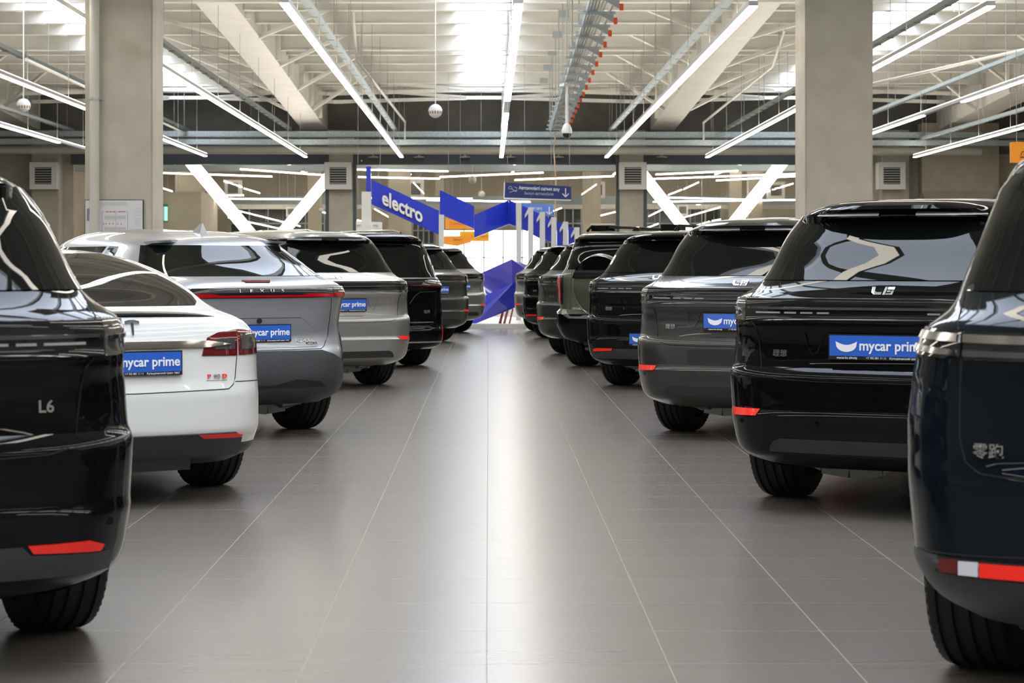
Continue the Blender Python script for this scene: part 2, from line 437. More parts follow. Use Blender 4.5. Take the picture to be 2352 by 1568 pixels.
def mirror_caps(S, parent, y, z, mt):
    for sg in (-1,1):
        p = S.side(y, z, sg); mb = MB(); N=12
        mb.lathe([(.01,-.02),(.055,0),(.075,.05),(.07,.15),(.05,.20),(.01,.215)], 14, 'x')
        me = mb.mesh('mirror')
        for v in me.vertices: v.co = (v.co.x*sg, v.co.y*.9, v.co.z*1.0)
        o = link('side_mirror', me, mt, parent, True, 60); o.location = (p.x-sg*.0, y, z)
def shark(S, parent, mt, y, z):
    MB().poly([(-.035,y-.02,z-.02),(.035,y-.02,z-.02),(.035,y+.17,z-.02),(-.035,y+.17,z-.02),(-.004,y+.0,z+.07),(.004,y+.0,z+.07),(.004,y+.05,z+.065),(-.004,y+.05,z+.065)],
      [(0,1,5,4),(1,2,6,5),(2,3,7,6),(3,0,4,7),(4,5,6,7),(0,3,2,1)]).build('roof_antenna', mt, parent)
NST = [(.24,6),(1.0,7),(1.2,5.5),(1.52,5),(1.60,3.7),(1.66,3),(1.75,2.6)]
NLP = [(.24,6),(1.0,7),(1.2,5.5),(1.56,5),(1.62,3.7),(1.68,3),(1.75,2.6)]
FST = [(.24,.15),(.5,0),(.9,.1),(1.02,.5),(1.08,1.3),(1.6,2.1),(1.7,2.3),(1.75,2.6)]
LI = Shape(
 w=[(.25,.86),(.32,.95),(.36,.970),(.45,.983),(.60,.987),(.75,.989),(.79,.980),(.92,.968),(1.01,.942),(1.04,.940),(1.07,.932),(1.12,.935),(1.16,.930),(1.2,.884),(1.24,.848),(1.35,.806),(1.47,.770),(1.57,.732),(1.604,.690),(1.642,.61),(1.68,.50),(1.715,.08)],
 r=[(.25,.22),(.32,.07),(.38,.035),(.45,.02),(.54,.0),(.56,.012),(.70,.012),(.755,.018),(.79,.05),(.90,.06),(.97,.045),(1.0,.02),(1.04,.025),(1.07,.035),(1.12,.022),(1.15,.03),(1.17,.08),(1.24,.18),(1.45,.36),(1.57,.45),(1.60,.37),(1.63,.34),(1.66,.40),(1.69,.80),(1.715,1.9)],
 f=FST, n=NST, L=4.95)
TES = Shape(w=[(.22,.86),(.28,.95),(.34,.972),(.5,.98),(.714,.975),(.82,.967),(.9,.948),(.96,.905),(1.01,.852),(1.04,.805),(1.07,.77),(1.10,.765),(1.21,.752),(1.29,.715),(1.36,.62),(1.42,.42),(1.445,.08)],
 r=[(.22,.2),(.28,.09),(.36,.04),(.42,.0),(.6,0),(.70,.02),(.85,.035),(.98,.06),(1.03,.085),(1.05,.17),(1.09,.38),(1.2,.75),(1.3,1.15),(1.40,1.7),(1.445,2.4)],
 f=[(.22,.15),(.5,0),(.7,.1),(.85,.5),(.95,1.35),(1.4,2.2),(1.445,2.45)], n=[(.22,5),(1.0,5),(1.1,4.5),(1.445,3)], L=4.97)
LEX = Shape(w=[(.26,.86),(.31,.90),(.35,.94),(.43,.955),(.53,.95),(.66,.956),(.76,.952),(.87,.925),(1.04,.92),(1.12,.93),(1.16,.92),(1.2,.88),(1.24,.845),(1.33,.80),(1.44,.71),(1.50,.665),(1.55,.58),(1.60,.40),(1.625,.08)],
 r=[(.26,.2),(.32,.08),(.36,.03),(.46,.0),(.62,.02),(.67,.035),(.70,.05),(.80,.07),(.93,.05),(1.0,.03),(1.12,.02),(1.17,.04),(1.205,.1),(1.235,.24),(1.47,.62),(1.50,.66),(1.55,.85),(1.60,1.3),(1.625,2.0)],
 f=FST, n=[(.26,5),(1.0,6),(1.17,5),(1.62,3)], L=4.8)
LEAP = Shape(w=[(.28,.84),(.34,.92),(.40,.952),(.465,.970),(.57,.977),(.68,.984),(.85,.988),(.93,.978),(1.03,.955),(1.10,.928),(1.15,.912),(1.19,.868),(1.23,.850),(1.30,.835),(1.37,.812),(1.47,.785),(1.59,.756),(1.635,.733),(1.67,.70),(1.71,.55),(1.74,.08)],
 r=[(.28,.2),(.34,.09),(.40,.03),(.47,.0),(.49,.012),(.70,.015),(.78,.03),(.98,.045),(1.05,.05),(1.13,.04),(1.16,.06),(1.24,.15),(1.47,.30),(1.59,.38),(1.62,.30),(1.65,.27),(1.68,.34),(1.71,.8),(1.74,1.9)],
 f=FST, n=NLP, L=4.9)
AIT = Shape(w=[(.25,.94),(.29,.99),(.36,1.0),(.7,.995),(.87,.972),(1.02,.960),(1.08,.93),(1.14,.900),(1.18,.895),(1.30,.888),(1.43,.862),(1.57,.83),(1.63,.785),(1.68,.73),(1.72,.60),(1.765,.08)],
 r=[(.25,.16),(.30,.05),(.36,.01),(.48,.0),(.55,.03),(.9,.045),(1.0,.04),(1.05,.02),(1.12,.03),(1.16,.06),(1.45,.23),(1.60,.31),(1.64,.22),(1.68,.20),(1.71,.26),(1.74,.7),(1.765,1.9)],
 f=FST, n=[(.24,6),(1.0,7),(1.2,6),(1.58,5.5),(1.64,4.5),(1.70,3.5),(1.77,3)], L=5.1)
DEF = Shape(w=[(.32,.86),(.36,.945),(.42,.99),(.50,1.01),(.68,.995),(.76,.982),(1.12,.972),(1.16,.965),(1.20,.942),(1.27,.895),(1.48,.858),(1.59,.83),(1.68,.75),(1.73,.64),(1.775,.08)],
 r=[(.32,.2),(.38,.10),(.48,.03),(.58,-.02),(.70,-.02),(.725,.0),(.76,.06),(1.2,.10),(1.3,.14),(1.62,.27),(1.66,.20),(1.70,.17),(1.73,.22),(1.75,.6),(1.775,1.9)],
 f=FST, n=[(.3,6),(1.0,8),(1.6,7),(1.78,4)], L=4.7)
SUVW = [(.70,1.20,.95,1.22),(1.26,2.12,1.28,2.12),(2.18,3.05,2.18,2.70)]
def spoiler(parent, m, hw, yt, yb, z0, th=.035, cr=.22, m2=None):
    vs = []; fs = []; N = 16
    for i in range(N+1):
        x = hw*(2*i/N-1); c = cr*(x/hw)**4*.5+cr*x*x*.3
        vs += [(x,yb,z0+.085-.03*(x/hw)**2),(x,yt+c,z0+th-.012*(x/hw)**4),(x,yt+c+.01,z0-.01*(x/hw)**4),(x,yb-.02,z0-.02)]
    for i in range(N):
        for k in range(4): fs.append((4*i+k, 4*i+(k+1)%4, 4*i+4+(k+1)%4, 4*i+4+k))
    fs += [(0,1,2,3), (4*N+3,4*N+2,4*N+1,4*N)]
    o = MB().poly(vs, fs).build('roof_spoiler', m, parent, True, 30)
    return o
def li_logo(S, parent, z0=1.174):
    mb = MB()
    P = [[(-.062,.04),(-.044,.04),(-.040,.020),(-.030,.013),(.0,.013),(.0,0),(-.036,0),(-.055,.012)], [(.008,0),(.020,0),(.020,.04),(.008,.04)], [(.024,.026),(.060,.026),(.060,.040),(.024,.040)],
         [(.024,0),(.060,0),(.060,.008),(.024,.008)], [(.048,.0),(.060,.0),(.060,.022),(.048,.022)], [(.024,.014),(.044,.014),(.044,.021),(.024,.021)]]
    for p in P: mb.prism(p, 0, -.004)
    me = mb.mesh('emblem')
    for v in me.vertices: v.co = (v.co.x, v.co.z, -v.co.y)
    return decal('emblem', S, me, 0, z0, silver, parent, .006)
def li_car(name, pt, kind='L7', plate_on=True, px=0., lowplate=False, badge=None, simple=False, dash=True):
    S = LI; c = empty(name); low = kind == 'L6'
    body(S, c, pt, None, clad, (1.0, 4.0))
    patch('rear_window', S, [(-.825,1.245),(.825,1.245),(.775,1.40),(.71,1.55),(.64,1.594),(-.64,1.594),(-.71,1.55),(-.775,1.40)], cglass, c, eps=.004)
    windows(S, c, 1.25, 1.56, SUVW)
    patch('windshield', S, [(-.75,1.12),(.75,1.12),(.60,1.58),(-.60,1.58)], cglass, c, 'front', step=.1)
    lb = patch('light_bar', S, [(-.74,1.035),(.74,1.035),(.74,1.150),(-.74,1.150)], lensd, c, eps=.006, zstep=.03)
    patch('chrome_lip', S, [(-.72,1.098),(.72,1.098),(.72,1.108),(-.72,1.108)], lensg, lb, eps=.013, zstep=.02)
    for sg in (-1,1):
        t0 = S.x2t(.745,1.09)
        tl = patch('tail_light', S, [(sg*t0,1.033),(sg*(t0+.36),1.045),(sg*(t0+.30),1.145),(sg*t0,1.152)], lensg, c, 'wrap', eps=.008, zstep=.03)
        patch('lamp_divider', S, [(sg*(t0+.01),1.088),(sg*(t0+.33),1.090),(sg*(t0+.33),1.103),(sg*(t0+.01),1.102)], chrome, tl, 'wrap', eps=.013)
        if dash:
            for a, b in ((.67,.53),(.505,.44),(.415,.35),(.325,.26)) : patch('light_dash', S, [(sg*a,1.073),(sg*b,1.073),(sg*b,1.083),(sg*a,1.083)], dashm, lb, eps=.012)
        for sx in ((.33,.62),): pass
    if not simple:
        li_logo(S, c)
        gap('panel_gap', S, [(.755,1.24),(.73,1.16)], c, mirror=True)
        gap('panel_gap', S, [(-.705,1.03),(-.672,1.0),(-.66,.884),(-.644,.781),(-.606,.744),(-.543,.727),(-.3,.718),(.3,.718),(.543,.727),(.606,.744),(.644,.781),(.66,.884),(.672,1.0),(.705,1.03)], c)
        # sharp crease of the number plate recess
        for sg in (-1,1):
            gap('recess_crease', S, [(sg*.395,.975),(sg*.385,.90),(sg*.36,.855),(sg*.335,.87),(sg*.285,.975)], c, r=.005, m=pt)
        decal('badge', S, text_mesh('理想', .041, .003, 0), -.54, .860, silver, c)
        if badge: decal('badge', S, text_mesh(badge, .055, .003, .0008), .545, .877, silver, c)
    if low:
        for sg in (-1,1):
            pr = [(.478,.443),(.69,.443),(.745,.425),(.73,.405),(.495,.418)]
            patch('reflector', S, [(sg*x,z) for x,z in pr], refl_m, c, eps=.007)
        patch('lower_trim', S, [(-.79,.335),(.79,.335),(.775,.398),(.488,.412),(.462,.440),(-.462,.440),(-.488,.412),(-.775,.398)], clad, c, eps=.006)
    else:
        for sg in (-1,1):
            pr = [(.845,.525),(.845,.565),(.64,.568),(.665,.532)]
            patch('reflector', S, [(sg*x,z) for x,z in pr], refl_m, c, eps=.005)
        patch('lower_trim', S, [(-.60,.345),(-.592,.372),(-.572,.398),(-.535,.414),(.535,.414),(.572,.398),(.592,.372),(.60,.345)], trimg, c, eps=.006)
        patch('brake_strip', S, [(-.46,1.590),(-.10,1.591),(-.10,1.599),(-.46,1.598)], dashm, c, eps=.012, both=True)
    if not simple:
        for x in (-.76,-.32,.32,.76):
            S_ = S.wrap(S.x2t(x,.50),.50); o = MB().lathe([(.013,.0),(.013,.006),(.009,.008)], 14, 'y').build('parking_sensor', pt, c, True); o.location = S_+Vector((0,-.006,0)); o.rotation_euler = (0,0,0)
    if plate_on: plate(c, S, .545 if lowplate else .903, px)
    mirror_caps(S, c, 3.25, 1.12, pt)
    wheels(c, (1.0, 4.0)); underbody(c, S, 1.0, 3.0)
    return c
def place(o, side, X, Y, deg): o.location = (X, Y, 0); o.rotation_euler = (0, 0, -side*R(deg)); return o
def car_tag(o, label): return tag(o, label, 'car', 'cars in the right row' if o.location.x > 0 else 'cars in the left row')
# ---- right row
c = li_car('suv', p_black, 'L7', badge='L9'); place(c, 1, 1.987, 10.354, 28); car_tag(c, 'glossy black SUV with blue plate and 理想 badge, second from the front in the right row')
c = li_car('suv', p_grey, 'L7'); place(c, 1, 1.82, 14.93, 28); car_tag(c, 'graphite grey SUV with blue plate in the right row, behind the large glossy black one')
c = li_car('suv', p_black, 'L6', lowplate=True); place(c, 1, 1.718, 21.087, 29); car_tag(c, 'black SUV with blue plate low on the bumper, between the graphite and the olive SUV')
c = li_car('suv', p_gr2, 'L7', plate_on=False); place(c, 1, 1.345, 28.95, 31); car_tag(c, 'dark green-grey SUV just beyond the olive SUV with the spare wheel')
c = li_car('suv', p_black, 'L6', plate_on=False); place(c, 1, 1.255, 35.6, 31); car_tag(c, 'small-looking black SUV far down the right row, before the white posts')
c = li_car('suv', p_silver, 'L7', plate_on=False, simple=True); place(c, 1, 1.15, 39.3, 31); car_tag(c, 'pale silver car farthest in the right row, mostly hidden by a black SUV')
# ---- left row
c = li_car('suv', p_black, 'L6', badge='L6', plate_on=False); place(c, -1, -1.86, 6.114, 28); car_tag(c, 'nearest glossy black SUV at the left edge with L6 badge')
c = li_car('suv', p_silver, 'L7', dash=False); place(c, -1, -1.499, 21.165, 30); car_tag(c, 'silver SUV with blue plate in the left row, behind the steel-coloured crossover')
c = li_car('suv', p_gr2, 'L7', dash=False, px=.06); place(c, -1, -.90, 33.77, 38); car_tag(c, 'dark grey SUV with blue plate in the left row, just beyond the black SUV')
c = li_car('suv', p_silver, 'L7', dash=False, px=.12); place(c, -1, -.626, 38.6, 38); car_tag(c, 'light silver SUV at the far end of the left row beside the blue display')
def build_white():
    S = TES; c = empty('liftback_car'); body(S, c, p_white, .335, clad, (1.05, 4.0), .385)
    patch('rear_window', S, [(-.52,1.095),(.52,1.095),(.575,1.115),(.60,1.15),(.565,1.22),(.50,1.32),(.40,1.395),(-.40,1.395),(-.50,1.32),(-.565,1.22),(-.60,1.15),(-.575,1.115)], cglass, c, eps=.004, zstep=.02)
    windows(S, c, 1.06, 1.33, [(1.45,2.15,1.75,2.15),(2.2,3.2,2.2,2.75)])
    patch('windshield', S, [(-.72,.99),(.72,.99),(.55,1.36),(-.55,1.36)], cglass, c, 'front', step=.1)
    mb = MB(); P = []
    vs = []; fs = []; N = 24
    for i in range(N+1):
        x = -.56+1.12*i/N; k = (x/.56); q = S.wrap(S.x2t(x,1.045),1.045); h = .020*(1-abs(k)**5)+.004; z = 1.052-.02*k*k
        vs += [(x,q.y-.03,z),(x,q.y-.03,z+h*.5),(x,q.y+.05,z+h*.9),(x,q.y+.12,z+.012)]
    for i in range(N):
        for k in range(4): fs.append((4*i+k, 4*i+(k+1)%4, 4*i+4+(k+1)%4, 4*i+4+k))
    fs += [(0,1,2,3),(4*N+3,4*N+2,4*N+1,4*N)]
    MB().poly(vs,fs).build('trunk_spoiler', trimg, c, True)
    for sg in (-1,1):
        tm = S.x2t(.625,.89)
        l1 = patch('tail_light', S, [(sg*S.x2t(x,z),z) for x,z in [(.392,.828),(.405,.87),(.429,.926),(.498,.953),(.625,.966),(.618,.823)]], lensr, c, 'wrap', eps=.006, zstep=.03)
        patch('clear_lens', S, [(sg*x,z) for x,z in [(.47,.86),(.48,.915),(.60,.92),(.60,.86)]], lensg, l1, eps=.011, zstep=.03)
        patch('lower_lens', S, [(sg*x,z) for x,z in [(.40,.832),(.41,.855),(.612,.856),(.612,.829)]], refl_m, l1, eps=.009, zstep=.03).data.materials[0] = lensr
        l2 = patch('tail_light', S, [(sg*S.x2t(.632,.89),.825),(sg*S.x2t(.632,.89),.966),(sg*S.x2t(.75,.95),.962),(sg*(tm+.30),.88),(sg*(tm+.30),.825)], lensr, c, 'wrap', eps=.006, zstep=.03)
        patch('clear_lens', S, [(sg*S.x2t(.65,.9),.855),(sg*S.x2t(.65,.9),.945),(sg*(tm+.20),.935),(sg*(tm+.24),.86)], lensg, l2, 'wrap', eps=.011, zstep=.03)
        patch('reflector', S, [(sg*x,z) for x,z in [(.365,.398),(.60,.398),(.655,.384),(.64,.372),(.40,.378)]], refl_m, c, eps=.009)
        gap('panel_gap', S, [(sg*.618,.82),(sg*.60,.70),(sg*.585,.665),(sg*.55,.642),(0,.632)], c)
        gap('panel_gap', S, [(sg*.60,.68),(sg*.85,.672)], c)
    patch('chrome_bar', S, [(-.57,.888),(-.43,.909),(.43,.909),(.57,.888),(.43,.872),(-.43,.872)], chrome, c, eps=.016, zstep=.01)
    patch('lower_trim', S, [(-.66,.27),(-.655,.37),(-.60,.402),(.60,.402),(.655,.37),(.66,.27)], clad, c, eps=.007)
    MB().box(-.35,.35,.10,.5,.20,.28).build('rear_diffuser', black_m, c)
    mb = MB()
    for p in ([(-.042,.075),(-.040,.062),(-.016,.066),(-.008,.066),(-.004,.0),(.004,.0),(.008,.066),(.016,.066),(.040,.062),(.042,.075),(.015,.082),(-.015,.082)],): mb.prism(p, 0, -.004)
    me = mb.mesh('t')
    for v in me.vertices: v.co = (v.co.x, v.co.z, -v.co.y)
    decal('emblem', S, me, 0, .948, trimg, c, .006)
    decal('badge', S, text_mesh('P', .032, .003, .0005, sx=1.4), .43, .713, refl_m, c)
    decal('badge', S, text_mesh('90', .032, .003, .0002, sx=1.3), .478, .713, silver, c)
    decal('badge', S, text_mesh('D', .032, .003, .0005, sx=1.4), .527, .713, refl_m, c)
    gap('badge_underline', S, [(.415,.692),(.545,.690)], c, r=.002, m=silver)
    plate(c, S, .796); mirror_caps(S, c, 3.3, 1.0, p_white); wheels(c, (1.05,4.0), .83, .35)
    underbody(c, S, 1.05, 2.95); return c
c = build_white(); place(c, -1, -1.897, 10.877, 30); car_tag(c, 'white liftback with red P90D badge and dark sloping rear glass')
def build_cross():
    S = LEX; c = empty('crossover_car'); body(S, c, p_steel, .30, clad, (.95, 3.8))
    patch('rear_window', S, [(-.76,1.24),(.76,1.24),(.70,1.34),(.60,1.475),(-.60,1.475),(-.70,1.34)], cglass, c, eps=.004)
    windows(S, c, 1.22, 1.47, [(.95,1.30,1.15,1.30),(1.36,2.15,1.36,2.15),(2.2,3.1,2.2,2.6)])
    patch('windshield', S, [(-.72,1.12),(.72,1.12),(.58,1.50),(-.58,1.50)], cglass, c, 'front', step=.1)
    # split roof spoiler : two wings
    for sg in (-1,1):
        vs = []; fs = []; N = 8
        for i in range(N+1):
            f = i/N; x = sg*(.27+.30*f); q = math.sin(math.pi*min(1,f*1.15)*.5)
            vs += [(x,.95,1.56-.06*f),(x,.86-.25*q+.10*f**3,1.522-.010*f),(x,.87-.25*q+.10*f**3,1.505-.012*f),(x,.92,1.49-.02*f)]
        for i in range(N):
            for k in range(4): fs.append((4*i+k, 4*i+(k+1)%4, 4*i+4+(k+1)%4, 4*i+4+k))
        fs += [(0,1,2,3),(4*N+3,4*N+2,4*N+1,4*N)]
        MB().poly(vs,fs).build('roof_spoiler', p_steel, c, True, 30)
    patch('brake_light', S, [(-.12,1.206),(.12,1.206),(.10,1.192),(-.10,1.192)], lensr, c, eps=.006)
    lb = patch('light_bar', S, [(-.62,1.083),(-.45,1.078),(.45,1.078),(.62,1.083),(.64,1.148),(-.64,1.148)], lensd, c, eps=.008, zstep=.02)
    patch('red_strip', S, [(-.63,1.108),(-.40,1.108),(-.34,1.098),(.34,1.098),(.40,1.108),(.63,1.108),(.63,1.083),(-.63,1.083)], mat('red_glow_lens',(.45,.004,.01),.1,coat=1), lb, eps=.013, zstep=.02)
    for ch, xx in zip('LEXUS', (-.175,-.088,0,.088,.175)): decal('letter', S, text_mesh(ch, .036, .003, .0004, sx=1.35), xx, 1.130, silver, c, .016)
    for sg in (-1,1):
        t0 = S.x2t(.63,1.11)
        l = patch('tail_light', S, [(sg*(t0+.008),1.08),(sg*(t0+.34),1.085),(sg*(t0+.34),1.155),(sg*(t0+.008),1.150)], lensg, c, 'wrap', eps=.012, zstep=.03)
        patch('red_strip', S, [(sg*(t0+.012),1.084),(sg*(t0+.35),1.088),(sg*(t0+.35),1.115),(sg*(t0+.012),1.110)], MT['red_glow_lens'], l, 'wrap', eps=.017)
        gap('panel_gap', S, [(sg*.625,1.24),(sg*.622,1.15)], c)
        gap('panel_gap', S, [(sg*.62,1.07),(sg*.625,.90),(sg*.612,.78),(sg*.56,.70),(sg*.53,.684),(0,.680)], c)
        patch('reflector', S, [(sg*x,z) for x,z in [(.524,.452),(.77,.445),(.75,.422),(.541,.428)]], refl_m, c, eps=.008)
        t1 = S.x2t(.75,.7)
        v = patch('air_vent', S, [(sg*(t1+.02),.80),(sg*(t1+.10),.74),(sg*(t1+.12),.58),(sg*(t1+.07),.60)], black_m, c, 'wrap', eps=.004)
        gap('vent_slat', S, [(sg*(t1+.05),.70),(sg*(t1+.10),.69)], v, mode='wrap', r=.004, m=clad)
    # lower cladding panel with wedge
    patch('bumper_cladding', S, [(-.90,.30),(.90,.30),(.90,.45),(.80,.56),(.64,.64),(.53,.672),(-.53,.672),(-.64,.64),(-.80,.56),(-.90,.45)], clad, c, eps=.010)
    patch('bumper_inset', S, [(-.55,.40),(.55,.40),(.50,.44),(.30,.46),(.10,.42),(-.10,.42),(-.30,.46),(-.50,.44)], black_m, c, eps=.014)
    patch('plate_recess', S, [(-.575,.745),(-.42,.88),(-.36,.922),(.36,.922),(.42,.88),(.575,.745),(.50,.70),(-.50,.70)], p_steel, c, eps=.0045, depth=.002)
    for sg in (-1,1): gap('recess_crease', S, [(0,.924),(sg*.355,.924),(sg*.42,.88),(sg*.577,.742)], c, r=.003, m=trimg)
    patch('badge', S, [(.40,.722),(.495,.722),(.495,.734),(.40,.734)], trimg, c, eps=.009)
    decal('badge', S, text_mesh('RZ 450e', .036, .003, .0002, sx=1.25), .39, .749, silver, c, .007)
    decal('badge', S, text_mesh('DIRECT4', .012, .001, .0003, sx=1.6), .448, .728, silver, c, .0105)
    o = MB().lathe([(.02,0),(.022,.02),(.014,.03)], 16, 'y').build('rear_camera', black_m, c, True); o.location = (0, S.wrap(0,.905).y-.015, .905)
    plate(c, S, .811)
    shark(S, c, p_steel, 1.05, 1.585)
    mirror_caps(S, c, 3.1, 1.12, p_steel); wheels(c, (.95,3.8), .80, .37); underbody(c, S, .95, 2.85)
    return c
c = build_cross(); place(c, -1, -1.699, 15.169, 33); car_tag(c, 'steel-grey crossover lettered LEXUS with a red strip under its light bar')
def build_leap():
    S = LEAP; c = empty('suv'); body(S, c, p_navy, .487, clad, (1.0, 3.9))
    patch('rear_window', S, [(-.735,1.25),(.735,1.25),(.735,1.36),(.69,1.54),(.64,1.61),(-.64,1.61),(-.69,1.54),(-.735,1.36)], cglass, c, eps=.004)
    windows(S, c, 1.25, 1.60, SUVW)
    patch('windshield', S, [(-.75,1.12),(.75,1.12),(.60,1.58),(-.60,1.58)], cglass, c, 'front', step=.1)
    lb = patch('light_bar', S, [(-.675,1.055),(.675,1.055),(.675,1.135),(-.675,1.135)], lensd, c, eps=.006, zstep=.03)
    patch('upper_light_strip', S, [(-.675,1.105),(.675,1.105),(.675,1.127),(-.675,1.127)], chrome, lb, eps=.012, zstep=.02)
    patch('lower_light_strip', S, [(-.675,1.066),(.675,1.066),(.675,1.083),(-.675,1.083)], lensg, lb, eps=.012, zstep=.02)
    for sg in (-1,1):
        t0 = S.x2t(.685,1.09)
        l = patch('tail_light', S, [(sg*t0,1.055),(sg*(t0+.33),1.07),(sg*(t0+.26),1.140),(sg*t0,1.135)], lensd, c, 'wrap', eps=.008, zstep=.03)
        patch('upper_light_strip', S, [(sg*(t0+.01),1.105),(sg*(t0+.27),1.108),(sg*(t0+.25),1.13),(sg*(t0+.01),1.127)], chrome, l, 'wrap', eps=.014)
        patch('lower_light_strip', S, [(sg*(t0+.01),1.066),(sg*(t0+.28),1.075),(sg*(t0+.28),1.09),(sg*(t0+.01),1.083)], chrome, l, 'wrap', eps=.014)
        for x0,x1,mm in ((.745,.685,lensr),(.680,.620,refl_w),(.615,.43,refl_m)):
            patch('reflector', S, [(sg*x0,.446),(sg*x0,.478),(sg*x1,.480),(sg*x1,.447)], mm, c, eps=.009)
        patch('reflector_surround', S, [(sg*.765,.440),(sg*.755,.487),(sg*.41,.487),(sg*.41,.438)], black_m, c, eps=.004)
        gap('panel_gap', S, [(sg*.745,1.25),(sg*.70,1.14),(sg*.685,1.05),(sg*.683,.83),(sg*.665,.765),(sg*.62,.735),(sg*.55,.728),(0,.722)], c, r=.0032)
    gap('panel_gap', S, [(-.85,.489),(-.5,.505),(.5,.505),(.85,.489)], c)
    decal('badge', S, text_mesh('零跑', .047, .004, 0), -.595, .797, silver, c, .006)
    mirror_caps(S, c, 3.2, 1.12, p_navy); wheels(c, (1.0,3.9), .83, .375); underbody(c, S, 1.0, 2.9); return c
c = build_leap(); place(c, 1, 1.926, 5.418, 28); car_tag(c, 'nearest dark navy SUV at the right edge with 零跑 badge')
def build_ait():
    S = AIT; c = empty('suv'); body(S, c, p_black, None, clad, (1.0, 4.1))
    patch('rear_window', S, [(-.87,1.165),(.87,1.165),(.86,1.35),(.80,1.60),(.77,1.635),(-.77,1.635),(-.80,1.60),(-.86,1.35)], cglass, c, eps=.004)
    windows(S, c, 1.19, 1.62, [(.50,1.15,.60,1.15),(1.22,2.12,1.22,2.12),(2.18,3.1,2.18,2.75)])
    patch('windshield', S, [(-.75,1.12),(.75,1.12),(.62,1.60),(-.62,1.60)], cglass, c, 'front', step=.1)
    patch('chrome_strip', S, [(-.80,1.142),(.80,1.142),(.80,1.158),(-.80,1.158)], silver, c, eps=.008, zstep=.02)
    for sg in (-1,1):
        l = patch('tail_light', S, [(sg*S.x2t(x,z),z) for x,z in [(.26,1.065),(.45,1.07),(.52,1.125),(.78,1.135)]]+[(sg*1.25,1.12),(sg*1.2,1.05)], lensg, c, 'wrap', eps=.010, zstep=.03)
        patch('lamp_edge', S, [(sg*.27,1.058),(sg*.80,1.035),(sg*.80,1.045),(sg*.27,1.066)], lensr, l, eps=.014)
        patch('reflector', S, [(sg*.845,.515),(sg*.885,.515),(sg*.885,.36),(sg*.845,.36)], refl_m, c, eps=.006)
        gap('panel_gap', S, [(sg*.70,1.14),(sg*.69,.70),(sg*.675,.59),(sg*.63,.556),(0,.552)], c)
        gap('recess_crease', S, [(sg*.69,.985),(sg*.45,.975),(sg*.38,.93),(sg*.30,.83)], c, r=.004, m=trimg)
    patch('chrome_strip', S, [(-.655,.585),(.655,.585),(.64,.60),(-.64,.60)], silver, c, eps=.006)
    patch('chrome_strip', S, [(-.86,.335),(.86,.335),(.86,.350),(-.86,.350)], silver, c, eps=.006)
    decal('badge', S, text_mesh('問界', .048, .003, .001), .55, .722, silver, c)
    for x in (-.62,.62): MB().tube([(x,.9,1.745),(x,1.1,1.775),(x,2.7,1.78),(x,2.9,1.74)], .014).build('roof_rail', silver, c, True)
    mirror_caps(S, c, 3.25, 1.12, p_black); wheels(c, (1.0,4.1), .83, .385); underbody(c, S, 1.0, 3.1); return c
c = build_ait(); place(c, -1, -1.239, 25.44, 30); car_tag(c, 'black SUV with upright red corner reflector between the silver and the dark grey SUV')
